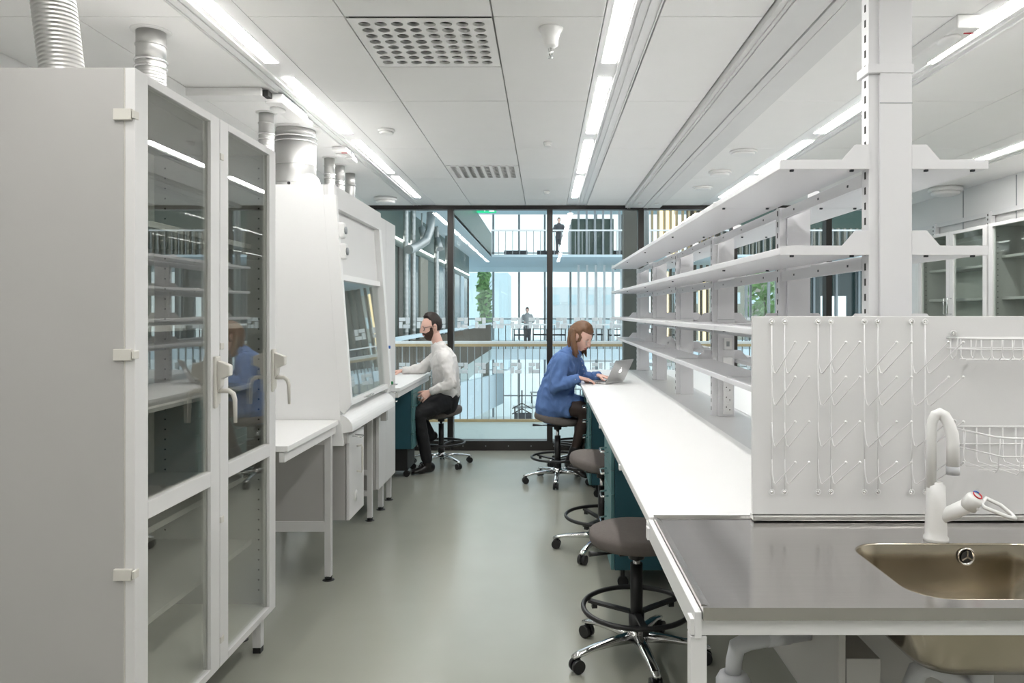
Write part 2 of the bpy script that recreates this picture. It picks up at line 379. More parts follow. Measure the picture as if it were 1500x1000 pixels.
B(-1.4, -.6, 33.3, 34, -4.5, -3.9).build('seat', 'dgrey', ac, bev=.05); B(-1.4, -.6, 33.85, 34.15, -3.9, -3.05).build('backrest', 'dgrey', ac, bev=.05)
# tree outdoors
def tree(x, y, z, h, lab, rad=1):
    t = thing('tree', lab, 'tree', (x, y, z))
    MB().tube([(x, y, z), (x+.2, y, z+h*.4), (x+.1, y, z+h*.7)], [.25, .18, .08], 8).build('trunk', 'woodd', t)
    mb = MB()
    for k in range(420):
        d = Vector((random.gauss(0, 1), random.gauss(0, 1), random.gauss(0, 1))).normalized()*(random.random()**.4)*h*.32; d.x *= rad; d.y *= rad
        c = Vector((x, y, z+h*.65))+d; a = Vector((random.uniform(-1, 1), random.uniform(-1, 1), random.uniform(-1, 1))).normalized()*.28; b_ = a.orthogonal().normalized()*.16
        mb.add([c-a, c+b_, c+a, c-b_], [(0, 1, 2, 3)])
    mb.build('foliage', 'leaf', t, kind='stuff')
tree(-4.0, 49, -4.5, 11, 'bright green tree outdoors seen past the side gallery', .13)
tree(14.8, 50, -4.5, 10, 'green tree outdoors seen between the white shelf posts', .4)
for x0, x1, y_, z0, z1, mt in ((-12, -4, 80, -4.5, 6, 'palew'), (0, 9, 95, -4.5, 5, 'snow'), (14, 30, 85, -4.5, 7, 'beige')):
    t = thing('distant_building', {'palew': 'pale building beyond the atrium windows at left', 'snow': 'whitish building far beyond the middle windows', 'beige': 'beige building beyond the windows at right'}[mt], 'building', ((x0+x1)/2, y_, z0))
    B(x0, x1, y_, y_+8, z0, z1).build('wall', mt, t)
    z = z0+1.2
    while z < z1-1.5:
        x = x0+.8
        while x < x1-1.5: B(x, x+1.1, y_-.06, y_-.01, z, z+1.3).build('window', 'palew', t); x += 2.2
        z += 3
# exit signs
def exit_sign(x, y, z, s, lab, cat='sign', ry=0):
    t = thing('exit_sign', lab, cat, (x, y, z))
    B(x-.3*s, x+.3*s, y, y+.04, z, z+.3*s).build('sign_box', 'exitg', t)
    r = MB(); q = lambda u, v, p, w: r.box(x+u*s, x+p*s, y-.004, y, z+v*s, z+w*s)
    q(.10, .04, .24, .26)                                   # doorway
    r.cyl((x-.02*s, y-.004, z+.24*s), (x-.02*s, y, z+.24*s), .028*s, n=10)   # running figure
    r.bar((x-.05*s, y-.002, z+.2*s), (x-.08*s, y-.002, z+.13*s), .04*s, .004, (0, 1, 0)); r.bar((x-.08*s, y-.002, z+.13*s), (x-.02*s, y-.002, z+.05*s), .03*s, .004, (0, 1, 0)); r.bar((x-.08*s, y-.002, z+.13*s), (x-.15*s, y-.002, z+.07*s), .03*s, .004, (0, 1, 0)); r.bar((x-.05*s, y-.002, z+.19*s), (x+.03*s, y-.002, z+.15*s), .025*s, .004, (0, 1, 0))
    r.bar((x-.27*s, y-.002, z+.15*s), (x-.19*s, y-.002, z+.15*s), .03*s, .004, (0, 1, 0))
    r.build('sign_figure', 'exitw', t); return t
exit_sign(-2.0, 25, 4.93, 1.2, 'green exit sign hanging high in the atrium above the side gallery')
# ================================================================ CEILING FITTINGS
ROWN = {-1.337: 'left', .2755: 'centre', 1.79: 'right', 3.35: 'far right'}
SEG = [(-2.0, -.83), (-.6, .57), (.80, 1.97), (2.18, 3.53), (3.75, 4.90), (5.11, 6.28), (6.44, 7.60)]
NM = ['behind the camera, first', 'behind the camera, second', 'just above the camera', 'nearest strip in view', 'second strip in view', 'third strip in view', 'strip nearest the glass wall']
for x, rn in ROWN.items():
    for (a, b), n_ in zip(SEG, NM):
        if x > 3 and (b > 6.3) or b < 0: continue
        t = thing('ceiling_light', 'bright linear ceiling light, %s row, %s' % (rn, n_), 'ceiling light', (x+.03, (a+b)/2, 2.7), 'linear ceiling lights')
        B(x, x+.06, a, b, 2.6990, 2.7015).build('diffuser', 'strip', t)
        B(x-.008, x+.068, a-.01, b+.01, 2.7016, 2.7028).build('housing', 'white', t)
def perf_vent(x0, x1, y0, y1, lab):
    t = thing('ceiling_vent', lab, 'air vent', ((x0+x1)/2, (y0+y1)/2, 2.7), 'square swirl ceiling vents')
    pl = MB(); n = 8; R = 16; mx, my = .03, .03
    cw = (x1-x0-2*mx)/n; cd_ = (y1-y0-2*my)/n
    pl.box(x0+.004, x0+mx, y0+.004, y1-.004, 2.699, 2.702).box(x1-mx, x1-.004, y0+.004, y1-.004, 2.699, 2.702).box(x0+mx, x1-mx, y0+.004, y0+my, 2.699, 2.702).box(x0+mx, x1-mx, y1-my, y1-.004, 2.699, 2.702)
    noz = MB()
    for i in range(n):
        for jj in range(n):
            cx = x0+mx+cw*(i+.5); cy = y0+my+cd_*(jj+.5); r = .025; vs = []; 
            for k in range(R):
                a = 2*math.pi*k/R; c_, s_ = math.cos(a), math.sin(a); m_ = max(abs(c_), abs(s_))
                vs += [(cx+c_/m_*cw/2, cy+s_/m_*cd_/2, 2.699), (cx+c_*r, cy+s_*r, 2.699), (cx+c_*r, cy+s_*r, 2.712)]
            fs = []
            for k in range(R):
                q = (k+1) % R; fs += [(3*k, 3*q, 3*q+1, 3*k+1), (3*k+1, 3*q+1, 3*q+2, 3*k+2)]
            pl.add(vs, fs)
            # turned nozzle blade hanging in each hole
            ang = math.radians(20+(i-3.5)*16); pts = []
            for u in range(7):
                w_ = -r+2*r*u/6; dep = -.010*math.cos(w_/r*1.5)
                pts.append((w_, dep))
            vs = []
            for w_, dep in pts:
                hh = math.sqrt(max(r*r-w_*w_, 0))
                for q, zz in ((-.15, dep), (.85, .004)) if i < 4 else ((-.95, dep), (.55, .004)):
                    lx = w_; ly = hh*q*(1 if i > 3 else .45)
                    vs.append((cx+lx*math.cos(ang*.3)-ly*math.sin(ang*.3), cy+lx*math.sin(ang*.3)+ly*math.cos(ang*.3), 2.700+zz))
            noz.add(vs, [(2*u, 2*u+1, 2*u+3, 2*u+2) for u in range(6)], True)
    pl.build('face_plate', 'ceil', t); noz.build('nozzle_blade', 'plastw', t, kind='stuff')
    B(x0+.01, x1-.01, y0+.01, y1-.01, 2.7125, 2.7155).build('plenum', 'hole', t)
perf_vent(-.81, -.21, 2.99, 3.58, 'large square ceiling vent with rows of nozzles, nearer the camera')
perf_vent(-.81, -.21, 5.96, 6.515, 'square ceiling vent with rows of nozzles, farther and near the glass wall')
t = thing('fire_sprinkler', 'white funnel shaped sprinkler fitting hanging between vent and centre lights', 'sprinkler', (.025, 3.1, 2.7))
MB().lathe([(.052, 0), (.05, -.006), (.04, -.02), (.033, -.045), (.031, -.072), (.022, -.078), (.012, -.082)], (.025, 3.1, 2.7), 24).build('cover', 'plastw', t)
MB().cyl((.025, 3.1, 2.62), (.025, 3.1, 2.578), .004, n=8).lathe([(.0, 0), (.011, .001), (.011, .004), (0, .005)], (.025, 3.1, 2.574), 12).cyl((.015, 3.1, 2.615), (.02, 3.1, 2.585), .002, n=6).cyl((.035, 3.1, 2.615), (.03, 3.1, 2.585), .002, n=6).build('nozzle', 'chrome', t)
def disc(name, x, y, r, h, lab, cat, m='plastw'):
    t = thing(name, lab, cat, (x, y, 2.7)); z = 2.7
    MB().lathe([(r*.98, 0), (r, -h*.3), (r*.97, -h*.55)], (x, y, z), 28).build('base_ring', m, t)
    MB().lathe([(r*.85, -h*.5), (r*.82, -h*.85), (r*.7, -h), (0, -h*1.02)], (x, y, z), 28).build('cap', m, t)
disc('smoke_detector', -1.03, 4.8, .055, .03, 'small round smoke detector right of the left light row', 'smoke detector')
disc('recessed_sprinkler', .02, 5.15, .03, .03, 'tiny round sprinkler cap on the ceiling, nearer of two by the centre lights', 'sprinkler')
disc('recessed_sprinkler', .02, 7.2, .03, .03, 'tiny round sprinkler cap on the ceiling close to the glass wall', 'sprinkler')
disc('round_diffuser', 1.46, 5.43, .10, .03, 'round white ceiling diffuser, nearest of three beside the ceiling band', 'air vent')
disc('round_diffuser', 1.47, 6.2, .095, .04, 'round white ceiling diffuser, middle of three beside the ceiling band', 'air vent')
disc('round_diffuser', 1.49, 6.97, .09, .025, 'round white ceiling diffuser, farthest of three beside the ceiling band', 'air vent')
disc('round_diffuser', -1.64, 7.6, .12, .06, 'round white ceiling diffuser above the left benches by the glass wall', 'air vent')
disc('round_lamp', 3.80, 7.0, .15, .075, 'large round opal ceiling lamp near the glass fronted wall cabinets', 'ceiling light')
disc('round_lamp', 3.72, 7.6, .06, .05, 'small round ceiling fitting beside the large opal lamp', 'ceiling light')
def box_unit(x, y, lab, l=.42, red=False, th=.055):
    t = thing('service_box', lab, 'ceiling fitting', (x, y, 2.7))
    B(x-.05, x+.05, y, y+l, 2.699-th, 2.699).build('housing', 'plastw', t, bev=.006)
    MB().ell((x-.02, y+.12, 2.699-th-.004), (.04, .06, .014)).build('dome', 'plastw', t)
    B(x-.03, x+.03, y+l+.02, y+l+.16, 2.66, 2.699).build('end_cap', 'plastw', t, bev=.004)
    B(x+.049, x+.056, y+.13, y+.17, 2.67, 2.69).build('clip', 'grey', t)
    if red: B(x+.005, x+.045, y+.05, y+.056, 2.695-th, 2.700-th).build('red_mark', 'red', t, label='small red mark')
box_unit(-1.47, 4.0, 'white service box hanging beside the left light row above the glass cabinet')
box_unit(-1.47, 5.27, 'white service box with a red mark beside the left light row above the fume hood', .24, True, .035)
box_unit(1.70, 2.95, 'white service box with a red mark beside the right light row at top right', .5, True)
box_unit(3.25, 5.75, 'white service box beside the far right light row', .35)
t = thing('ceiling_rail', 'white shallow rail across the ceiling behind the glass cabinet ducts', 'ceiling fitting', (-1.69, 3.93, 2.7))
B(-1.9, -1.5, 3.9, 4.0, 2.655, 2.699).build('rail', 'plastw', t, bev=.004); B(-1.5, -1.47, 3.92, 3.98, 2.66, 2.69).build('end_piece', 'hole', t)
# wall rail and uprights at right
t = thing('wall_rail', 'white perforated wall rail above the glass fronted cabinets', 'shelf rail', (3.98, 6.6, 2.3))
B(3.99, 4.02, 4.9, 8.05, 2.38, 2.42).build('rail', 'white', t)
for y_ in (5.55, 6.62, 7.55): B(3.975, 4.02, y_-.035, y_+.035, 2.1, 2.42).build('upright', 'white', t)
hs = MB()
for y_ in (5.55, 6.62, 7.55):
    for z_ in (2.26, 2.30, 2.34, 2.38): hs.box(3.972, 3.976, y_-.004, y_+.004, z_, z_+.018)
hs.build('slot', 'hole', t, kind='stuff')
# ================================================================ LEFT SIDE
def glass_cabinet(name, label, fx, sgn, y0, y1, z0, z1, depth, dt, glassm, framem, midz=None, shelves=(), handles='lever', legs=True, stile=.072, xr=None, ndoor=2):
    """cabinet whose doors lie in the plane x = fx and whose body goes to fx - sgn*depth"""
    t = thing(name, label, 'cabinet', (fx-sgn*depth/2, (y0+y1)/2, 0))
    xb0, xb1 = sorted((fx-sgn*depth, fx-sgn*(dt+.003))); xi0, xi1 = xb0, xb1
    X = lambda d: fx-sgn*d
    def bx(mb, d0, d1, a, b, c, d): x = sorted((X(d0), X(d1))); return mb.box(x[0], x[1], a, b, c, d)
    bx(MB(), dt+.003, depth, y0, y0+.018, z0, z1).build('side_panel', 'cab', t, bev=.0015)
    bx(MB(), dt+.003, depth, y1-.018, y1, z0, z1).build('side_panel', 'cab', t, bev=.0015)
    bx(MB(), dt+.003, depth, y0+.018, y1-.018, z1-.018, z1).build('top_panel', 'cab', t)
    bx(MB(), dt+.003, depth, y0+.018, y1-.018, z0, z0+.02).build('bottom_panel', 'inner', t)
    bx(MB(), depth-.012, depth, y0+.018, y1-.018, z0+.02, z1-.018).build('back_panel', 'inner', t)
    holes = MB(); z = z0+.08
    while z < z1-.08:
        for d in (dt+.04, depth-.06):
            for yy in (y0+.0175, y1-.0185): holes.box(X(d)-.0035, X(d)+.0035, yy, yy+.001, z, z+.007)
            holes.box(X(depth-.0125)-.0005, X(depth-.0125)+.0015, (y0+y1)/2-.02, (y0+y1)/2-.013, z, z+.007)
            holes.box(X(depth-.0125)-.0005, X(depth-.0125)+.0015, (y0+y1)/2+.02, (y0+y1)/2+.027, z, z+.007)
        z += .045
    holes.build('shelf_pin_hole', 'hole', t, kind='stuff')
    for zs in shelves:
        bx(MB(), dt+.07, depth-.013, y0+.02, y1-.02, zs, zs+.022).build('shelf', 'cab', t, bev=.002)
    bx(MB(), dt+.0005, dt+.0045, y0+.002, y0+.012, z0, z1).build('door_seal', 'plast', t)
    w = (y1-y0)/ndoor
    for k in range(ndoor):
        a, b = y0+w*k+.002, y0+w*(k+1)-.002
        d = MB(); tr_ = .028
        bx(d, 0, dt, a, a+stile, z0, z1); bx(d, 0, dt, b-stile, b, z0, z1)
        bx(d, 0, dt, a+stile, b-stile, z1-tr_, z1); bx(d, 0, dt, a+stile, b-stile, z0, z0+.028)
        if midz: bx(d, 0, dt, a+stile, b-stile, midz[0], midz[1])
        dr = d.build('door', framem, t, bev=.0015)
        if midz:
            bx(MB(), dt*.4, dt*.6, a+stile, b-stile, midz[1], z1-tr_).build('door_glass', glassm, dr)
            bx(MB(), dt*.4, dt*.6, a+stile, b-stile, z0+.028, midz[0]).build('door_glass', glassm, dr)
        else: bx(MB(), dt*.4, dt*.6, a+stile, b-stile, z0+.028, z1-tr_).build('door_glass', glassm, dr)
        if handles == 'lever':
            yc = b-.035; h = MB()
            h.prism([(yc-.022, 1.155), (yc-.008, 1.155), (yc+.022, 1.175), (yc+.022, 1.345), (yc-.022, 1.345)], 'x', X(-.012), X(0))
            h.prism([(X(-.012), 1.21), (X(-.026), 1.235), (X(-.028), 1.262), (X(-.058), 1.275), (X(-.058), 1.312), (X(-.012), 1.33)], 'y', yc-.016, yc+.016)
            h.build('handle_plate', 'plast', dr, bev=.004)
            MB().tube([(X(-.01), yc, 1.218), (X(-.05), yc, 1.218), (X(-.066), yc, 1.206), (X(-.072), yc, 1.185), (X(-.074), yc, 1.10)], [.009, .009, .009, .008, .006], 10).build('handle', 'plast', dr)
        elif handles == 'bow':
            yc = b-.03 if k == 0 else a+.03
            MB().tube([(X(0), yc, 1.5), (X(-.035), yc, 1.5), (X(-.035), yc, 1.64), (X(0), yc, 1.64)], .006, 8).build('handle', 'chrome', dr)
        hz = [z0+.1, z0+.55, z0+1.2, z1-.14] if sgn > 0 else []
        for zz in hz:
            h = MB(); yy = a-.001 if k else a-.012
            bx(h, dt*.2, dt+.03, yy, yy+.012, zz-.017, zz+.017); bx(h, -.004, .004, yy, yy+.028, zz-.012, zz+.012)
            h.build('hinge', 'plast', dr, bev=.002)
    if legs:
        for d in (.06, depth-.06):
            for yy in (y0+.05, y1-.05):
                lg = bx(MB(), d-.018, d+.018, yy-.018, yy+.018, .025, z0).build('leg', 'cabf', t)
                bx(MB(), d-.017, d+.017, yy-.017, yy+.017, 0, .025).build('foot', 'black', lg)
    else: bx(MB(), .05, depth, y0+.01, y1-.01, 0, z0).build('plinth', 'cab', t)
    return t
glass_cabinet('glass_door_cabinet', 'tall grey white cabinet with two glazed doors, nearest at left', -1.214, 1, 2.185, 3.33, .18, 2.23, .55, .03, 'cglass', 'cabf', (.873, .927), (.47, .77, 1.17, 1.44, 1.79), 'lever')
t_ = bpy.data.objects['glass_door_cabinet']
MB().lathe([(0, .012), (.012, .010), (.022, .004), (.024, 0)], (-1.27, 2.72, 2.232), 16).build('vent_cap', 'black', t_)
def duct(x, y, r, z0, z1, lab, ribz=None, ribs=True, flange=True, name='flexible_duct', lean=0, bolt=False):
    t = thing(name, lab, 'duct', (x, y, z0)); pts = []; rs = []
    zr = ribz if ribz else z1-.13
    if ribs:
        n = int((zr-z0)/.013)
        for i in range(n+1):
            z = z0+(zr-z0)*i/n; dx = -lean*((z-z0)/(z1-z0))
            pts += [(x+dx, y, z), (x+dx-lean*.003/(z1-z0), y, z+.002), (x+dx, y, z+.004)]; rs += [r*.975, r*1.01, r*.975]
        MB().tube(pts, rs, 28).build('hose', 'duct', t)
    else:
        MB().cyl((x, y, z0), (x, y, zr), r, n=32).build('hose', 'duct', t)
        sm = MB()
        for z in (z0+.10, z0+.22): sm.torus((x, y, z), r, .004, 36, 6)
        sm.build('seam', 'duct', t)
    dx = -lean
    MB().cyl((x+dx, y, zr), (x+dx, y, z1), r*.97, n=28).torus((x+dx, y, (zr+z1)/2), r*.98, .004, 28, 6).build('collar', 'duct', t)
    MB().torus((x+dx, y, zr), r*1.02, .006, 28, 6).torus((x+dx, y, zr-.03), r*1.02, .005, 28, 6).build('clamp', 'chrome', t)
    if flange: MB().lathe([(r*1.35, 0), (r*1.3, -.004), (r*.98, -.006)], (x+dx, y, 2.7), 28).build('flange', 'plastw', t)
    if bolt: MB().cyl((x, y-r-.004, z0+.09), (x, y-r+.004, z0+.09), .010, n=12).build('bolt', 'black', t)
duct(-1.50, 2.30, .063, 2.23, 2.7, 'ribbed silver duct rising from the glass cabinet, at the photo\'s left edge', lean=.06)
duct(-1.67, 3.13, .060, 2.23, 2.7, 'ribbed silver duct with clamp rising behind the glass cabinet\'s first door')
duct(-1.66, 4.40, .045, 2.23, 2.7, 'slim clear and silver duct left of the fat duct')
duct(-1.62, 4.80, .128, 2.24, 2.7, 'fat smooth galvanised duct on top of the fume hood', ribz=2.64, ribs=False, name='round_duct', bolt=True)
duct(-1.65, 5.66, .041, 2.22, 2.7, 'slim silver duct behind the fume hood, nearest of three')
duct(-1.655, 5.95, .041, 2.22, 2.7, 'slim silver duct behind the fume hood, middle of three')
t = thing('flexible_duct', 'slim bent silver duct, farthest of three behind the fume hood', 'duct', (-1.66, 6.3, .9))
pts = [(-1.72, 6.3, .9), (-1.72, 6.3, 2.2)]; rs = [.04, .04]
for i in range(22):
    u = i/21; pts += [(-1.72+.06*math.sin(u*1.57), 6.3, 2.22+.36*u), (-1.72+.06*math.sin(u*1.57), 6.3, 2.226+.36*u)]; rs += [.040, .043]
MB().tube(pts, rs, 20).build('hose', 'duct', t)
MB().cyl((-1.66, 6.3, 2.58), (-1.66, 6.3, 2.7), .04, n=24).torus((-1.66, 6.3, 2.60), .043, .005, 24, 6).build('collar', 'duct', t)
# work table between cabinet and hood
def frame_leg(parent, x, y, z0, z1, m='cabf', s=.018, name='leg'):
    l = B(x-s, x+s, y-s, y+s, .022, z1).build(name, m, parent, bev=.0015)
    MB().cyl((x, y, 0), (x, y, .024), .02, n=14).lathe([(.034, 0), (.03, .004), (.012, .006)], (x, y, 0), 18).build('foot', 'black', l); return l
t = thing('work_table', 'white work table between the glazed cabinet and the fume hood', 'table', (-1.5, 3.78, 0))
B(-1.88, -1.17, 3.36, 4.19, .872, .90).build('table_top', 'lam', t, bev=.003)
B(-1.21, -1.185, 3.36, 4.19, .825, .87).build('front_rail', 'cabf', t); B(-1.88, -1.21, 4.165, 4.19, .825, .87).build('side_rail', 'cabf', t)
B(-1.21, -1.205, 3.36, 4.19, .872, .873).build('edge_strip', 'cabf', t)  # thin strip in the frame colour at the table top's underside
for x_, y_ in ((-1.222, 4.17), (-1.85, 4.17), (-1.40, 3.40), (-1.85, 3.40)): frame_leg(t, x_, y_, 0, .825)
B(-1.83, -1.24, 4.16, 4.18, .33, .77).build('side_panel', 'cab', t)
B(-1.83, -1.24, 4.152, 4.188, .276, .334).build('lower_rail', 'cabf', t); B(-1.83, -1.24, 4.152, 4.188, .765, .80).build('upper_rail', 'cabf', t)
# fume hood
t = hood = thing('fume_hood', 'large white fume hood with sloping front and glass sash', 'fume hood', (-1.55, 4.8, 0))
Y0, Y1 = 4.20, 5.40
prof = [(-1.95, .75), (-1.146, .75), (-1.165, .95), (-1.262, 2.238), (-1.95, 2.238)]
MB().prism(prof, 'y', Y0, Y0+.05).build('side_panel', 'hood', t, bev=.002)
MB().prism(prof, 'y', Y1-.05, Y1).build('side_panel', 'hood', t, bev=.002)
MB().prism([(-1.142, .93), (-1.10, .99), (-1.19, 2.18), (-1.262, 2.18), (-1.165, .95)], 'y', Y0-.002, Y0+.035).build('front_post', 'hood', t, bev=.002)
MB().prism([(-1.142, .93), (-1.115, .99), (-1.20, 2.18), (-1.262, 2.18), (-1.165, .95)], 'y', Y1-.07, Y1).build('front_post', 'hood', t, bev=.002)
MB().prism([(-1.258, 2.11), (-1.195, 2.11), (-1.20, 2.238), (-1.258, 2.238)], 'y', Y0+.002, Y1-.002).build('header', 'cabf', t, bev=.002)
B(-1.232, -1.197, Y0-.003, Y0+.04, 2.11, 2.24).build('corner_cap', 'hood', t)
B(-1.95, -1.262, Y0+.05, Y1-.05, 2.2, 2.238).build('roof_panel', 'hood', t)
B(-1.95, -1.93, Y0+.05, Y1-.05, .75, 2.2).build('back_panel', 'hood', t)
B(-1.93, -1.19, Y0+.05, Y1-.05, .84, .90).build('work_surface', 'lam', t)
def hx(z, d=0): return -1.165+(-1.262+1.165)*(z-.95)/(2.238-.95)+d     # slope of the front
MB().prism([(hx(1.72, -.004), 1.72), (hx(1.72, .018), 1.72), (hx(2.11, .018), 2.11), (hx(2.11, -.004), 2.11)], 'y', Y0+.035, Y1-.07).build('upper_front_panel', 'cabf', t)
sh = MB().prism([(hx(1.70, 0), 1.70), (hx(1.70, .035), 1.70), (hx(1.735, .035), 1.735), (hx(1.735, 0), 1.735)], 'y', Y0+.035, Y1-.07).build('sash_frame', 'hood', t, bev=.002); MB().prism([(hx(.965, 0), .965), (hx(.965, .035), .965), (hx(.995, .035), .995), (hx(.995, 0), .995)], 'y', Y0+.035, Y1-.07).build('sash_frame', 'hood', t, bev=.002)
MB().prism([(hx(.99, .008), .99), (hx(.99, .014), .99), (hx(1.71, .014), 1.71), (hx(1.71, .008), 1.71)], 'y', Y0+.035, Y1-.07).build('sash_glass', 'hglass', sh)
for y_ in (4.65, 4.75): MB().tube([(hx(.98, .035), y_-.03, .98), (hx(.98, .06), y_-.03, .985), (hx(.98, .06), y_+.03, .985), (hx(.98, .035), y_+.03, .98)], .004, 6).build('sash_handle', 'chrome', sh)
# aerofoil ledge: quarter round
pr = [(-1.20, .815)]+[(-1.096-.0, .83)]+[(-1.19+.095*math.cos(a), .845+.085*math.sin(a)) for a in [math.radians(d) for d in range(0, 91, 10)]]+[(-1.20, .93)]
MB().prism(pr, 'y', Y0+.005, Y1).build('aerofoil_ledge', 'hood', t)
B(-1.17, -1.13, Y0+.02, Y0+.06, .76, .85).build('ledge_bracket', 'cab', t); B(-1.17, -1.13, Y1-.14, Y1-.09, .74, .85).build('ledge_bracket', 'cab', t)
for z_ in (1.86, 1.98):
    c = hx(z_)
    o = MB().box(c+.03, c+.098, Y0+.005, Y0+.06, z_-.045, z_+.045).build('control_knob', 'plastw', t, bev=.01)
    MB().lathe([(.022, 0), (.022, .008), (.006, .012), (0, .012)], (0, 0, 0), 16).xf(Matrix.Translation((c+.098, Y0+.033, z_)) @ Matrix.Rotation(math.pi/2, 4, 'Y')).build('dial', 'grey', o)
B(hx(2.05)+.035, hx(2.05)+.04, Y1-.065, Y1-.01, 2.07, 2.10).build('display', 'dgrey', t)
B(-1.208, -1.203, Y1-.03, Y1-.02, 1.85, 2.05).build('slot_cover', 'dgrey', t)
for z_, m_ in ((1.26, 'blue'), (1.00, 'green')):
    MB().cyl((hx(z_, .03), Y1-.03, z_), (hx(z_, .065), Y1-.03, z_), .014, .011, 12).build('tap_knob', m_, t, label=m_+' tap knob')
for y_, z_ in ((5.38, .985), (5.39, .86), (5.36, .93)): MB().tube([(-1.13, y_, z_), (-1.085, y_, z_), (-1.085, y_+.05, z_), (-1.13, y_+.05, z_)], .004, 6).build('towel_hook', 'chrome', t)
for y_, z_ in ((4.27, 1.62), (4.27, 1.45), (4.27, 1.35), (4.27, 1.12)): MB().cyl((hx(z_, .03), y_, z_), (hx(z_, .045), y_, z_), .006, n=8).build('sash_stop', 'black' if z_ < 1.5 else 'red', t)
MB().prism([(-1.36+.07*math.cos(a), 2.24+.07*math.sin(a)) for a in [math.pi*k/16 for k in range(17)]], 'y', 4.24, 4.25).build('pivot_plate', 'hood', t)
for x_ in (-1.222, -1.85):
    frame_leg(t, x_-.05, 5.42-.05, 0, .80)
B(-1.85, -1.29, 5.36, 5.38, .37, .74).build('lower_side_panel', 'cab', t); B(-1.85, -1.29, 5.352, 5.388, .33, .37).build('lower_rail', 'cabf', t); B(-1.85, -1.29, 5.352, 5.388, .18, .215).build('lower_rail', 'cabf', t)
# cabinet under the hood
t = thing('under_hood_cabinet', 'small white cabinet with bow handle hanging under the fume hood', 'cabinet', (-1.35, 4.4, .31))
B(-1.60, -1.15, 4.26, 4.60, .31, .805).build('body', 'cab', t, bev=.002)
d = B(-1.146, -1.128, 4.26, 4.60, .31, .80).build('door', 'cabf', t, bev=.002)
MB().tube([(-1.128, 4.43, .56), (-1.10, 4.43, .555), (-1.095, 4.43, .57), (-1.095, 4.43, .70), (-1.10, 4.43, .715), (-1.128, 4.43, .71)], .006, 8).build('handle', 'plast', d)
MB().lathe([(.035, 0), (.033, .005), (0, .007)], (0, 0, 0), 20).xf(Matrix.Translation((-1.128, 4.40, .42)) @ Matrix.Rotation(math.pi/2, 4, 'Y')).build('vent_disc', 'plastw', d)
MB().tube([(-1.12, 4.3, .79), (-1.07, 4.3, .785), (-1.07, 4.36, .785), (-1.12, 4.36, .79)], .004, 6).build('bracket_hook', 'chrome', t)
# tall closed cabinet beyond the hood
t = thing('tall_closed_cabinet', 'tall plain white cabinet on legs between fume hood and the bearded man', 'cabinet', (-1.5, 5.7, 0))
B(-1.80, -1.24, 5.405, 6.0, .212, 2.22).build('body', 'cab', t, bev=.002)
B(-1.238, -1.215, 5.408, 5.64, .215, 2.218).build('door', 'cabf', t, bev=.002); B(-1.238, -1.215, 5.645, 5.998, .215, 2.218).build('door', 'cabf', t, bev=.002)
for x_ in (-1.26, -1.76):
    for y_ in (5.67, 5.965): frame_leg(t, x_, y_, 0, .212)
# bench of the man
t = thing('lab_bench', 'short white bench top on a frame where the bearded man sits', 'bench', (-1.5, 6.8, 0))
B(-1.95, -1.18, 6.005, 7.62, .87, .90).build('bench_top', 'lam', t, bev=.003)
B(-1.22, -1.195, 6.01, 7.6, .82, .868).build('front_rail', 'cabf', t); B(-1.95, -1.22, 7.575, 7.6, .82, .868).build('side_rail', 'cabf', t)
for x_, y_ in ((-1.92, 6.05), (-1.92, 7.57)): frame_leg(t, x_, y_, 0, .82)
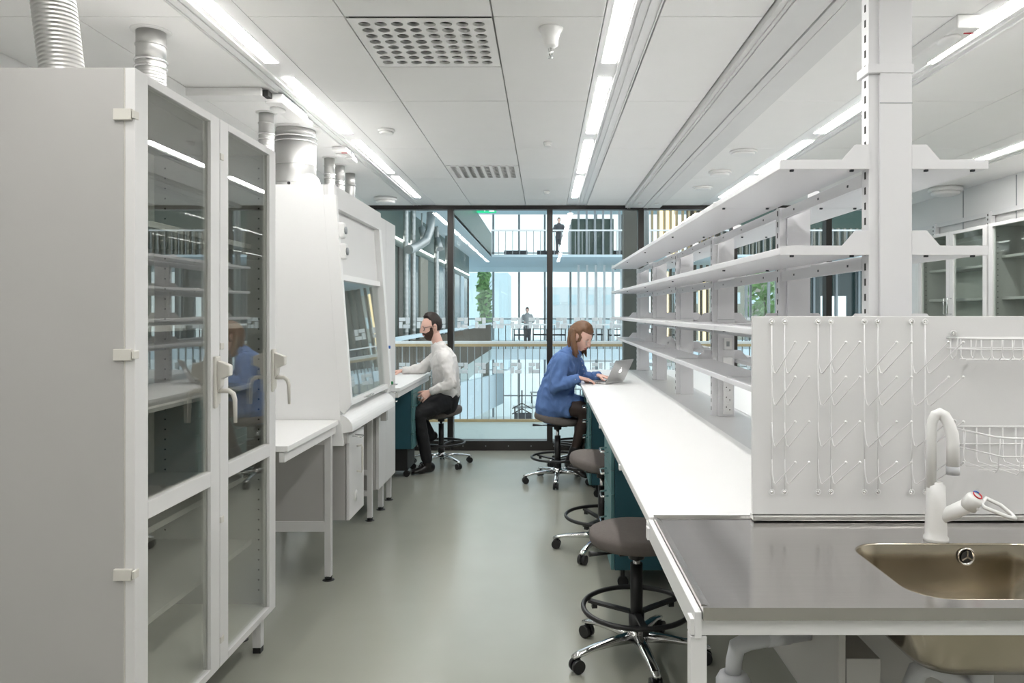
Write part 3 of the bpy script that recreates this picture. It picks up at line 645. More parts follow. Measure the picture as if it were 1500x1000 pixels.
# ================================================================ RIGHT SIDE
def sink_bench():
    t = thing('sink_bench', 'stainless steel sink bench on a white frame at front right', 'sink', (1.2, 1.85, 0))
    X0, X1, Y0, Y1, Z = .3215, 2.0, 1.498, 2.184, .90
    # deck with rounded rectangular hole
    def rr(x0, x1, y0, y1, r, n=8):
        out = []
        for cx, cy, a0 in ((x1-r, y1-r, 0), (x0+r, y1-r, 90), (x0+r, y0+r, 180), (x1-r, y0+r, 270)):
            for k in range(n+1):
                a = math.radians(a0+90*k/n); out.append((cx+r*math.cos(a), cy+r*math.sin(a)))
        return out
    bx0, bx1, by0, by1 = .785, 1.295, 1.552, 1.935
    inn = rr(bx0, bx1, by0, by1, .085)
    cx, cy = (bx0+bx1)/2, (by0+by1)/2
    out = []
    for x, y in inn:                                     # ring around the hole, a little larger
        out.append((x+(.03 if x > cx else -.03), y+(.03 if y > cy else -.03)))
    deck = MB(); n = len(inn)
    deck.add([(x, y, Z) for x, y in inn]+[(x, y, Z) for x, y in out], [(i, (i+1) % n, n+(i+1) % n, n+i) for i in range(n)])
    ox0, ox1, oy0, oy1 = bx0-.03, bx1+.03, by0-.03, by1+.03
    # corner fill: outer ring has chamfer-like corners, cover with fans to the square
    for sx, sy in ((1, 1), (-1, 1), (-1, -1), (1, -1)):
        c0 = [p for p in out if (p[0] > cx) == (sx > 0) and (p[1] > cy) == (sy > 0)]
        crn = (ox1 if sx > 0 else ox0, oy1 if sy > 0 else oy0)
        vs = [(crn[0], crn[1], Z)]+[(p[0], p[1], Z) for p in c0]
        deck.add(vs, [(0, i, i+1) for i in range(1, len(c0))])
    e = .018
    for a in ((X0+e, ox0, Y0+e, Y1-e), (ox1, X1, Y0+e, Y1-e), (ox0, ox1, Y0+e, oy0), (ox0, ox1, oy1, Y1-e)):
        deck.add([(a[0], a[2], Z), (a[1], a[2], Z), (a[1], a[3], Z), (a[0], a[3], Z)], [(0, 1, 2, 3)])
    deck.build('steel_deck', 'steel', t)
    ed = MB().prism([(Y0, Z-.022), (Y0, Z+.004), (Y0+.010, Z+.004), (Y0+e, Z), (Y0+e, Z-.022)], 'x', X0, X1)
    ed.prism([(Y1, Z-.022), (Y1, Z+.006), (Y1-.012, Z+.006), (Y1-e, Z), (Y1-e, Z-.022)], 'x', X0, X1)
    ed.prism([(X0, Z-.022), (X0, Z+.004), (X0+.006, Z+.004), (X0+e, Z), (X0+e, Z-.022)], 'y', Y0+e, Y1-e)
    ed.build('raised_edge', 'steel', t)
    rings = [(0, 0, Z), (.002, 0, Z-.004), (.006, 0, Z-.05), (.016, 0, Z-.15), (.04, 0, Z-.178), (.09, 0, Z-.186)]
    b = MB(); vs = []
    for ins, _, z in rings:
        q = rr(bx0+ins, bx1-ins, by0+ins, by1-ins, max(.085-ins*.3, .03)); vs += [(x, y, z) for x, y in q]
    vs.append((cx, cy, Z-.19)); m_ = len(rings)
    b.add(vs, [(i*n+k, (i+1)*n+k, (i+1)*n+(k+1) % n, i*n+(k+1) % n) for i in range(m_-1) for k in range(n)], True)
    b.add([], [])
    b.f += [((m_-1)*n+k, m_*n, (m_-1)*n+(k+1) % n) for k in range(n)]; b.sm += [True]*n
    bo = b.build('basin', 'basin', t); so = bo.modifiers.new('s', 'SOLIDIFY'); so.thickness = -.0015 if False else .0015
    o = MB().lathe([(.0, .001), (.019, .001), (.021, .004), (.023, .003), (.024, 0)], (0, 0, 0), 24)
    o.xf(Matrix.Translation((1.100, by1-.009, .868)) @ Matrix.Rotation(math.pi/2, 4, 'X')).build('overflow_ring', 'chrome', bo)
    MB().cyl((1.100, by1-.012, .868), (1.100, by1-.0135, .868), .015, n=20).build('overflow_hole', 'hole', bo)
    oc = MB()
    for k in range(3):
        a = math.radians(90+120*k); oc.bar((1.100, by1-.0145, .868), (1.100+.016*math.cos(a), by1-.0145, .868+.016*math.sin(a)), .004, .002, (0, 1, 0))
    oc.build('overflow_cross', 'chrome', bo)
    # white frame
    B(.298, 2.0, 1.512, 1.545, .842, .876).build('front_rail', 'white', t, bev=.0015)
    B(.306, .3205, 1.505, 2.184, .838, .893).build('side_rail', 'white', t, bev=.0015)
    B(.299, 2.0, 2.15, 2.18, .842, .876).build('back_rail', 'white', t)
    for y_ in (1.527,): B(.298, .332, y_-.016, y_+.016, 0, .84).build('leg', 'white', t, bev=.0015)
    B(1.93, 1.964, 1.51, 1.543, 0, .84).build('leg', 'white', t)
    return t
sink_bench()
t = thing('service_cover', 'white angled service panel under the steel sink bench', 'panel', (.95, 2.2, 0))
B(.80, 1.6, 2.0, 2.02, .05, .70).build('back_board', 'cab', t)
B(.70, .716, 1.757, 2.40, .49, .82).build('side_board', 'cab', t)
bb = B(.718, .80, 1.757, 2.0, .05, .68).build('boxed_riser', 'cab', t, bev=.002)
t = thing('drain_pipe', 'grey plastic drain elbow and trap under the left of the sink bench', 'pipe', (.48, 1.9, 0))
MB().tube([(.70, 1.95, .66), (.60, 1.93, .655), (.53, 1.92, .65), (.50, 1.92, .635), (.492, 1.92, .60), (.49, 1.92, .56)], [.02, .02, .023, .023, .021, .020], 16).cyl((.58, 1.93, .654), (.64, 1.94, .658), .024, n=16).build('elbow', 'pipe', t)
MB().lathe([(.046, 0), (.044, .55), (.036, .565), (.022, .568)], (.49, 1.92, 0), 20).build('trap', 'pipe', t)
t = thing('waste_pipe', 'curved grey waste pipe leading down from the steel basin', 'pipe', (.9, 1.8, 0))
MB().tube([(.87, 1.75, .3), (.87, 1.75, .62), (.885, 1.75, .655), (.91, 1.75, .665), (.94, 1.75, .655), (1.06, 1.75, .58), (1.16, 1.75, .5), (1.16, 1.75, .3)], .022, 16).build('pipe_run', 'pipe', t)
MB().cyl((1.03, 1.75, .60), (1.03, 1.75, .71), .03, n=16).build('basin_outlet', 'pipe', t)
# faucet
t = thing('mixer_tap', 'white swan neck mixer tap with loop lever at the sink', 'faucet', (1.04, 1.962, .9))
cx, cy, cz = 1.04, 1.962, .9
MB().lathe([(.031, 0), (.031, .008), (.027, .014), (.027, .03), (.024, .10), (.0225, .145), (.016, .15), (.016, .155)], (cx, cy, cz), 28).build('body', 'plastw', t)
MB().tube([(cx-.012, cy, cz+.14), (cx-.012, cy, cz+.29), (cx-.010, cy, cz+.315), (cx-.002, cy-.002, cz+.333), (cx+.008, cy-.004, cz+.338), (cx+.018, cy-.007, cz+.332), (cx+.028, cy-.012, cz+.31), (cx+.033, cy-.018, cz+.285), (cx+.034, cy-.02, cz+.26), (cx+.034, cy-.02, cz+.20)], [.0125, .0125, .013, .0135, .014, .0145, .015, .0155, .0155, .0155], 20).build('spout', 'plastw', t)
MB().cyl((cx+.034, cy-.02, cz+.2), (cx+.034, cy-.02, cz+.178), .0163, n=20).build('aerator', 'pipe', t)
hd = MB().cyl((cx, cy, cz+.055), (cx+.07, cy-.06, cz+.115), .017, .020, 22).build('valve_housing', 'plastw', t)
MB().lathe([(.021, 0), (.021, .03), (.017, .038), (0, .04)], (0, 0, 0), 24).xf(Matrix.Translation((cx+.056, cy-.05, cz+.10)) @ Matrix.Rotation(math.radians(22), 4, 'Y') @ Matrix.Rotation(math.radians(25), 4, 'X')).build('lever_cap', 'plastw', hd)
rg = MB().torus((0, 0, 0), .011, .0017, 24, 6).xf(Matrix.Translation((cx+.071, cy-.068, cz+.136)) @ Matrix.Rotation(math.radians(22), 4, 'Y') @ Matrix.Rotation(math.radians(35), 4, 'X')); rg.build('temperature_ring', 'red', hd, label='red temperature ring'); MB().tube([(.011*math.cos(q/8), .011*math.sin(q/8), .0005) for q in range(8, 22)], .0021, 6).xf(Matrix.Translation((cx+.071, cy-.068, cz+.136)) @ Matrix.Rotation(math.radians(22), 4, 'Y') @ Matrix.Rotation(math.radians(35), 4, 'X')).build('temperature_arc', 'blue', hd, label='blue temperature arc')
MB().tube([(cx+.08, cy-.07, cz+.115), (cx+.10, cy-.055, cz+.125), (cx+.135, cy-.06, cz+.108), (cx+.155, cy-.075, cz+.088), (cx+.153, cy-.09, cz+.082), (cx+.13, cy-.095, cz+.088), (cx+.10, cy-.09, cz+.10), (cx+.08, cy-.08, cz+.108)], .005, 10, closed=True).build('loop_lever', 'plastw', hd)
# backsplash with pegs and baskets
t = thing('backsplash_panel', 'wide white upright panel behind the steel sink', 'panel', (1.3, 2.15, .92))
B(.603, 2.4, 2.142, 2.157, .919, 1.494).build('board', 'panel', t, bev=.0015)
B(.603, 2.0, 2.131, 2.17, .902, .918).build('bottom_channel', 'alu', t, bev=.004)
for i, x in enumerate((.657, .694, .791, .828, .925, .964, 1.062, 1.101)):
    L_ = ['first', 'second', 'third', 'fourth', 'fifth', 'sixth', 'seventh', 'eighth'][i]
    t = thing('drying_peg_strip', 'white wire strip of four slanting drying pegs, %s from the left' % L_, 'drying rack', (x, 2.13, .98), 'drying peg strips on the panel')
    w = MB().cyl((x, 2.136, .99), (x, 2.136, 1.47), .0018, n=8)
    w.build('wire', 'white', t)
    for z in (1.478, .985):
        MB().torus((0, 0, 0), .007, .002, 16, 6).xf(Matrix.Translation((x, 2.136, z)) @ Matrix.Rotation(math.pi/2, 4, 'X')).build('eyelet', 'white', t)
        MB().lathe([(.0055, 0), (.0055, .004), (.003, .006), (0, .006)], (0, 0, 0), 10).xf(Matrix.Translation((x, 2.139, z)) @ Matrix.Rotation(math.pi/2, 4, 'X')).build('bolt', 'chrome', t)
    for z in (1.325, 1.233, 1.115, 1.008):
        pg = MB().tube([(x, 2.136, z+.075), (x+.001, 2.134, z+.03), (x+.004, 2.128, z+.006), (x+.007, 2.118, z+.005), (x+.004, 1.95, z+.10)], .0017, 8).build('peg', 'white', t)
        MB().ell((x+.004, 1.948, z+.101), (.0038, .0038, .0038), 10, 6).build('tip', 'plastw', pg)
def basket(x0, x1, y0, y1, z0, z1, zf, lab, nx):
    t = thing('wire_basket', lab, 'basket', ((x0+x1)/2, y1, z0))
    rim = MB().tube([(x0, y1, z1), (x0+.03, y0+.02, zf), (x0+.06, y0, zf), (x1, y0, zf), (x1, y1, z1)], .0028, 8).tube([(x0, y1, z1), (x1, y1, z1)], .0028, 8)
    rim.tube([(x0, y1, (z0+z1)/2), (x0+.04, y0+.01, (z0+zf)/2), (x1, y0+.01, (z0+zf)/2)], .0022, 6).tube([(x0, y1, (z0+z1)/2), (x1, y1, (z0+z1)/2)], .002, 6)
    rim.build('rim_wire', 'white', t)
    for k in range(nx):
        x = x0+.01+(x1-x0-.02)*k/(nx-1); s = min(1, (x-x0)/.06)
        yf = y1+(y0-y1)*(.25+.75*s)
        MB().tube([(x, y1, z1), (x, y1, z0+.01), (x+.0, y1-.01, z0), (x, yf+.02, z0), (x, yf+.01, z0+.01), (x, yf, z1+(zf-z1)*s)], .0018, 6).build('rib_wire', 'white', t)
    for yy in (.3, .6): MB().tube([(x0+.02, y1+(y0-y1)*yy, z0), (x1, y1+(y0-y1)*yy, z0)], .0018, 6).build('bottom_wire', 'white', t)
    for x in (x0+.02, x0+.37): MB().torus((0, 0, 0), .008, .002, 16, 6).xf(Matrix.Translation((x, 2.136, z1+.012)) @ Matrix.Rotation(math.pi/2, 4, 'X')).build('hanging_eyelet', 'white', t); MB().cyl((x, 2.14, z1+.012), (x, 2.13, z1+.012), .0055, n=10).build('bolt', 'chrome', t)
basket(1.163, 1.75, 2.03, 2.134, 1.372, 1.432, 1.432, 'shallow white wire basket near the top of the white panel', 20)
basket(1.163, 1.75, 1.93, 2.134, 1.075, 1.175, 1.175, 'deeper white wire basket low on the panel beside the tap', 16)
# long bench
t = lb = thing('long_lab_bench', 'long white bench top running from the steel sink to the glass wall', 'bench', (.9, 5, 0))
B(.308, .915, 2.188, 8.0, .874, .90).build('bench_top', 'lam', t, bev=.003)
B(.915, 1.215, 2.20, 8.0, .868, .897).build('service_strip', 'spine', t)
B(1.215, 1.83, 2.188, 8.0, .874, .90).build('bench_top', 'lam', t, bev=.003)
B(.33, .355, 2.19, 8.0, .83, .873).build('front_rail', 'cabf', t); B(1.78, 1.80, 2.19, 8.0, .83, .873).build('front_rail', 'cabf', t)
B(.96, .975, 2.25, 8.0, .1, .86).build('service_board', 'cab', t); B(1.15, 1.165, 2.25, 8.0, .1, .86).build('service_board', 'cab', t)
for y_ in (2.25, 3.75, 5.3, 7.95):
    B(.88, .915, y_-.017, y_+.017, 0, .83).build('leg', 'cabf', t); B(1.75, 1.785, y_-.017, y_+.017, 0, .83).build('leg', 'cabf', t)
for y_ in (2.05+.12, 3.0, 4.1, 5.3): B(.303, .312, y_, y_+.035, .865, .885).build('edge_clip', 'plastw', t)
# shelving
t = shv = thing('shelving_unit', 'tall white double sided shelving on slotted posts along the long bench', 'shelving', (1.07, 5, .9))
PY = [2.25, 3.11, 4.36, 5.56, 6.76, 7.92]
SH = [(1.943, .0075, .718), (1.681, .007, .718), (1.428, .003, .72), (1.205, .004, .775)]
def zs(k, y): return SH[k][0]+SH[k][1]*(y-2.25)
for i, y in enumerate(PY):
    top = 2.70 if i == 0 else zs(0, y)+.0
    p = B(1.022, 1.120, y, y+.075, .897, top).build('post', 'shelf', t, bev=.002)
    B(.992, 1.022, y+.01, y+.06, .897, top).build('slotted_rail', 'shelf', p, bev=.001)
    sl = MB(); z = .93
    while z < top-.03: sl.box(.9905, .9925, y+.03, y+.038, z, z+.022); z += .047
    sl.build('slot', 'hole', p, kind='stuff')
    if i == 0:
        B(.985, 1.124, y-.003, y+.08, 2.235, 2.262).build('clamp_band', 'shelf', p, bev=.001)
        B(1.021, 1.121, y-.0012, y-.0002, 2.142, 2.145).build('cover_joint', 'grey', p)
    else: B(1.021, 1.121, y-.0012, y-.0002, 1.468, 1.470).build('cover_joint', 'grey', p)
    for k in range(4):
        z = zs(k, y); xf_ = SH[k][2]
        for s in (-1, 1):
            xp = .992 if s < 0 else 1.12; xt = xf_ if s < 0 else 1.353+(.718-xf_)*.9
            a, b = xt, xp
            poly = [(xt, z), (xp, z), (xp, z+.074), (xp+s*.045, z+.074), (xp+s*.085, z+.028), (xt, z+.028)]
            if s < 0: poly = poly
            else: poly = poly
            br = MB().prism(poly, 'y', y+(.0 if i == 0 else .03), y+(.004 if i == 0 else .034)).build('shelf_bracket', 'shelf', t)
            if i == 0 or True:
                xa = xt-s*.04; xb = xp+s*.05
                MB().box(xa-.005, xa+.005, y+.01, y+.02, z-.006, z).box(xb-.005, xb+.005, y+.01, y+.02, z-.006, z).build('screw', 'dgrey', br)
for i in range(len(PY)-1):
    y0, y1 = PY[i]+.006, PY[i+1]+.02
    for k in range(4):
        z0_, z1_ = zs(k, y0), zs(k, y1); xf_ = SH[k][2]
        if i == 0 and k > 1: pass
        for a, b in ((xf_, .985), (1.13, 1.353+(.718-xf_)*.9)):
            mb = MB().add([(a, y0, z0_), (b, y0, z0_), (b, y1, z1_), (a, y1, z1_), (a, y0, z0_+.022), (b, y0, z0_+.022), (b, y1, z1_+.022), (a, y1, z1_+.022)],
                     [(3, 2, 1, 0), (4, 5, 6, 7), (0, 1, 5, 4), (1, 2, 6, 5), (2, 3, 7, 6), (3, 0, 4, 7)])
            mb.build('shelf_board', 'shelf', t, bev=.002)
    for k in range(4):
        z = zs(k, (y0+y1)/2)
        B(.998, 1.012, y0+.07, y1-.02, z-.046, z-.006).build('cross_rail', 'shelf', t)
        if k < 2:
            sc = MB()
            for q in (.2, .5, .8): sc.box(.9965, .998, y0+(y1-y0)*q-.005, y0+(y1-y0)*q+.005, z-.03, z-.022)
            sc.build('screw', 'dgrey', t)
# last shelf ends run a little past the last post on the left
# sockets on the third post
y = PY[2]
pn = thing('socket_strip', 'vertical strip of white power sockets on the third shelf post', 'power socket', (1.07, y, .95))
B(1.052, 1.108, y-.012, y-.001, .91, 1.245).build('strip_body', 'plastw', pn, bev=.003)
ys = y-.0125; hl = MB(); 
for k in range(4):
    z = .945+.058*k
    s_ = MB().torus((0, 0, 0), .021, .0018, 20, 6).xf(Matrix.Translation((1.08, ys, z)) @ Matrix.Rotation(math.pi/2, 4, 'X')).build('socket_ring', 'plastw', pn)
    MB().cyl((1.07, ys+.001, z+.008), (1.07, ys-.0008, z+.008), .0035, n=8).cyl((1.09, ys+.001, z-.008), (1.09, ys-.0008, z-.008), .0035, n=8).build('socket_hole', 'hole', s_)
pn = thing('socket_box', 'small white data socket box on the third shelf post between shelves', 'power socket', (1.08, y, 1.3))
B(1.055, 1.105, y-.014, y-.001, 1.29, 1.36).build('box_body', 'plastw', pn, bev=.003); B(1.07, 1.088, y-.016, y-.0135, 1.31, 1.34).build('data_port', 'grey', pn)
# drawer pedestals
def pedestal(label, group=None, z0=.11):
    t = thing('drawer_pedestal', label, 'drawer cabinet', (0, 0, 0), 'teal drawer pedestals')
    W_, D_, z1 = .45, .55, .84
    B(.02, D_, -W_/2, W_/2, z0, z1).build('body', 'teal', t, bev=.002)
    zz = [z0, .37 if z0 < .2 else .40, .52, .65, .77, z1]
    for a, b in zip(zz[:-1], zz[1:]):
        if b-a < .08: B(.0, .018, -W_/2, W_/2, a+.002, b).build('top_fascia', 'tealf', t); continue
        d = B(.0, .018, -W_/2, W_/2, a+.003, b-.003).build('drawer', 'tealf', t, bev=.002)
        zc = b-.045
        MB().tube([(0, -.065, zc), (-.032, -.065, zc-.004), (-.04, -.060, zc-.006), (-.04, .060, zc-.006), (-.032, .065, zc-.004), (0, .065, zc)], .0055, 8).build('handle', 'chrome', d)
    for x in (.07, D_-.07):
        for y in (-W_/2+.06, W_/2-.06):
            c = MB().cyl((x, y-.012, .03), (x, y+.012, .03), .03, n=16).cyl((x, y, .03), (x, y, z0), .012, n=8).build('caster', 'black', t)
    return t
p0 = pedestal('teal drawer pedestal under the long bench, nearest the steel sink'); 
pA = copy_tree(p0); place(p0, (.36, 4.23, 0)); p0.location.z = 0
place(pA, (.36, 6.22, 0), 0, 'teal drawer pedestal under the long bench, just beyond the crossed boots')
pB = copy_tree(pA); place(pB, (.35, 6.72, 0), 0, 'teal drawer pedestal under the laptop, behind the seated woman\'s knees')
pC = pedestal('teal drawer pedestal on the left, beside the bearded man\'s knee', z0=.265); B(.06, .5, -.19, .19, .06, .265).build('base_block', 'black', pC); place(pC, (-1.205, 6.98, 0), math.pi)
# laptop
t = thing('laptop', 'open silver laptop with lit emblem on the long bench', 'laptop', (.43, 6.37, .9))
hd_ = Vector((.58, .815, 0)).normalized(); dp = Vector((.815, -.58, 0)).normalized()
o0 = Vector((.519, 6.30, .9))      # near end of the hinge
def LP(u, v, w): return o0+hd_*u+dp*v+Vector((0, 0, w))
def lbox(u0, u1, v0, v1, w0, w1):
    return MB().add([LP(u, v, w) for u in (u0, u1) for v in (v0, v1) for w in (w0, w1)], [(0, 1, 3, 2), (4, 6, 7, 5), (0, 4, 5, 1), (2, 3, 7, 6), (0, 2, 6, 4), (1, 5, 7, 3)])
bs = lbox(0, .312, -.218, 0, .003, .016).build('base', 'alu', t, bev=.003)
lbox(.02, .292, -.125, -.02, .016, .0175).build('keyboard', 'black', bs)
lbox(.11, .20, -.205, -.135, .016, .0168).build('trackpad', 'grey', bs)
for k in range(3): lbox(-.0006, .002, -.06-.022*k, -.05-.022*k, .006, .011).build('port', 'hole', bs)
tl = math.radians(27)
def lid(u0, u1, h0, h1, w0, w1):
    mk = lambda u, h, w: LP(u, h*math.sin(tl)+w*math.cos(tl), .016+h*math.cos(tl)-w*math.sin(tl))
    return MB().add([mk(u, h, w) for u in (u0, u1) for h in (h0, h1) for w in (w0, w1)], [(0, 1, 3, 2), (4, 6, 7, 5), (0, 4, 5, 1), (2, 3, 7, 6), (0, 2, 6, 4), (1, 5, 7, 3)])
ld = lid(0, .312, 0, .215, 0, .007).build('screen_lid', 'alu', t, bev=.003)
lid(.012, .30, .012, .205, -.001, .0).build('screen', 'dgrey', ld)
mk = lambda u, h, w: LP(u, h*math.sin(tl)+w*math.cos(tl), .016+h*math.cos(tl)-w*math.sin(tl))
ap = []
for k in range(28):
    a = 2*math.pi*k/28; r = .019*(1+.07*math.cos(2*a))*(1-.16*math.exp(-((a-math.pi/2)/.35)**2)-.10*math.exp(-((a-1.5*math.pi)/.3)**2))
    x_ = r*math.cos(a); y_ = r*math.sin(a)*1.05
    da = math.hypot(x_+.022, y_-.003)
    if da < .010: x_ = -.022+ (x_+.022)/max(da, 1e-4)*.010
    ap.append((x_, y_))
em = MB().add([mk(.156+x_, .108+y_, .0085) for x_, y_ in ap]+[mk(.156, .106, .0085)], [(k, (k+1) % 28, 28) for k in range(28)])
em.add([mk(.156-.0, .131, .0085), mk(.156-.008, .137, .0085), mk(.156-.009, .146, .0085), mk(.156-.001, .140, .0085)], [(0, 1, 2, 3)])
em.build('lit_emblem', 'logo', ld)
# right wall glass cabinets
glass_cabinet('wall_glass_cabinet', 'green tinted glass fronted cabinet on the right wall, nearer the glass wall', 3.64, -1, 6.08, 7.20, .16, 2.24, .36, .03, 'gglass', 'cabf', None, (.6, 1.0, 1.33, 1.62, 1.90), 'bow', stile=.055)
glass_cabinet('wall_glass_cabinet', 'green tinted glass fronted cabinet on the right wall, at the photo\'s right edge', 3.64, -1, 4.94, 6.06, .16, 2.24, .36, .03, 'gglass', 'cabf', None, (.6, 1.0, 1.33, 1.62, 1.96), 'bow', stile=.055)
# ================================================================ STOOLS
def stool(label, h=.56):
    t = thing('lab_stool', label, 'stool', (0, 0, 0), 'grey round lab stools on chrome star bases')
    MB().lathe([(0, h-.066), (.17, h-.066), (.198, h-.058), (.205, h-.045), (.207, h-.022), (.203, h-.008), (.185, h), (.10, h+.006), (0, h+.007)], (0, 0, 0), 44).build('seat', 'seat', t)
    MB().box(-.09, .09, -.06, .06, h-.10, h-.064).cyl((0, 0, h-.13), (0, 0, h-.09), .035, n=16).build('seat_plate', 'black', t, bev=.004)
    MB().tube([(-.03, -.02, h-.085), (-.14, -.04, h-.09), (-.22, -.05, h-.085)], [.005, .005, .012], 8).build('lever', 'black', t)
    MB().cyl((0, 0, h-.24), (0, 0, h-.1), .016, n=16).build('gas_lift', 'chrome', t)
    MB().cyl((0, 0, .13), (0, 0, h-.15), .027, n=20).cyl((0, 0, .11), (0, 0, .2), .034, n=20).build('column', 'black', t)
    fr = MB().torus((0, 0, .225), .232, .011, 48, 10).build('foot_ring', 'black', t)
    for k in range(3):
        a = math.radians(25+120*k); MB().bar((.03*math.cos(a), .03*math.sin(a), .20), (.225*math.cos(a), .225*math.sin(a), .212), .028, .012).box(.2*math.cos(a)-.012, .2*math.cos(a)+.012, .2*math.sin(a)-.012, .2*math.sin(a)+.012, .185, .205).build('ring_spoke', 'black', fr)
    MB().cyl((0, 0, .085), (0, 0, .13), .045, .036, 20).build('hub', 'chrome', t)
    for k in range(5):
        a = math.radians(72*k+198); c, s_ = math.cos(a), math.sin(a)
        P = lambda r, z, w=0: Vector((r*c-w*s_, r*s_+w*c, z))
        leg = MB(); prev = None; rows = []
        for r, z, w, hh in ((.03, .115, .030, .035), (.12, .11, .024, .026), (.22, .098, .020, .018), (.285, .085, .021, .018), (.315, .075, .014, .014)):
            rows.append([P(r, z-hh, w*.8), P(r, z-hh, -w*.8), P(r, z-hh*.3, -w), P(r, z, -w*.55), P(r, z, w*.55), P(r, z-hh*.3, w)])
        vs = [p for q in rows for p in q]; fs = [(i*6+j_, i*6+(j_+1) % 6, (i+1)*6+(j_+1) % 6, (i+1)*6+j_) for i in range(4) for j_ in range(6)]+[(5, 4, 3, 2, 1, 0), (24, 25, 26, 27, 28, 29)]
        lg = leg.add(vs, fs, True).build('base_leg', 'chrome', t)
        q = P(.295, .03); u = Vector((-s_, c, 0))
        MB().cyl(q-u*.024, q-u*.006, .028, n=18).cyl(q+u*.006, q+u*.024, .028, n=18).cyl(q-u*.008, q+u*.008, .02, n=12).cyl(P(.29, .04), P(.29, .075), .009, n=8).build('caster', 'black', lg)
    return t
s0 = stool('round grey stool with black foot ring, nearest the camera beside the steel sink', .565)
s1 = copy_tree(s0); s2 = copy_tree(s0); s3 = copy_tree(s0); s4 = copy_tree(s0)
R_ = math.radians
place(s0, (.40, 3.22, 0), R_(8))
place(s1, (.365, 4.68, .0), R_(-28), 'round grey stool half under the long bench by the nearest teal pedestal')
place(s2, (.115, 6.60, 0), R_(-4), 'round grey stool the woman in blue sits on')
place(s3, (.32, 7.35, 0), R_(10), 'empty round stool behind the seated woman near the glass wall')
place(s4, (-1.03, 7.34, 0), R_(42), 'round grey stool the bearded man sits on')
def raise_seat(s, dz, tilt=0, up=('seat', 'seat_plate', 'lever', 'gas_lift', 'column')):
    for c in KIDS(s):
        n = c.name.split('.')[0]
        if n in ('seat', 'seat_plate', 'lever'):
            c.location.z += dz
            if tilt and n == 'seat': c.rotation_euler = (0, R_(tilt), 0); c.location.x += .565*math.sin(R_(-tilt)); c.location.z += .565*(1-math.cos(R_(tilt)))
        if n == 'gas_lift': c.location.z += dz-.01
for s, dz, tl_ in ((s1, .03, 8), (s2, .035, 10), (s3, .0, 0), (s4, .0, -8)): raise_seat(s, dz, tl_)
# ================================================================ PEOPLE
def catmull(keys, n=5):
    """keys: list of (Vector, ra, rb)"""
    out = []; K = [keys[0]]+list(keys)+[keys[-1]]
    for i in range(1, len(K)-2):
        for s in range(n):
            u = s/n; a, b, c, d = K[i-1], K[i], K[i+1], K[i+2]
            f = lambda A, B_, C_, D: .5*((2*B_)+(C_-A)*u+(2*A-5*B_+4*C_-D)*u*u+(3*B_-A-3*C_+D)*u**3)
            out.append((f(a[0], b[0], c[0], d[0]), f(a[1], b[1], c[1], d[1]), f(a[2], b[2], c[2], d[2])))
    out.append(K[-2]); return out
def limb(mb, keys, side, n=20, cap=True, smooth=5, caps=(True, True)):
    """tapered tube with elliptical sections; side = direction of radius ra"""
    ks = [(Vector(k[0]), k[1], k[2] if len(k) > 2 else k[1]) for k in keys]
    ks = catmull(ks, smooth) if smooth else ks
    side = Vector(side); rings = []; m = len(ks)
    def ring(c, ra, rb, t):
        u = (side-t*side.dot(t)); u = u.normalized() if u.length > 1e-4 else t.orthogonal().normalized(); w = t.cross(u)
        return [c+u*math.cos(2*math.pi*k/n)*ra+w*math.sin(2*math.pi*k/n)*rb for k in range(n)]
    T = [(ks[min(i+1, m-1)][0]-ks[max(i-1, 0)][0]).normalized() for i in range(m)]
    if cap and caps[0]:
        c, ra, rb = ks[0]; r = min(ra, rb)
        for a in (80, 55, 28): rings.append(ring(c-T[0]*r*math.sin(R_(a)), ra*math.cos(R_(a)), rb*math.cos(R_(a)), T[0]))
    for i in range(m): rings.append(ring(ks[i][0], ks[i][1], ks[i][2], T[i]))
    if cap and caps[1]:
        c, ra, rb = ks[-1]; r = min(ra, rb)
        for a in (28, 55, 80): rings.append(ring(c+T[-1]*r*math.sin(R_(a)), ra*math.cos(R_(a)), rb*math.cos(R_(a)), T[-1]))
    q = len(rings); vs = [p for r in rings for p in r]
    fs = [(i*n+k, i*n+(k+1) % n, (i+1)*n+(k+1) % n, (i+1)*n+k) for i in range(q-1) for k in range(n)]
    mb.add(vs, fs, True); b = len(mb.v)-q*n
    mb.f += [tuple(b+k for k in range(n))[::-1], tuple(b+(q-1)*n+k for k in range(n))]; mb.sm += [True, True]
    return mb
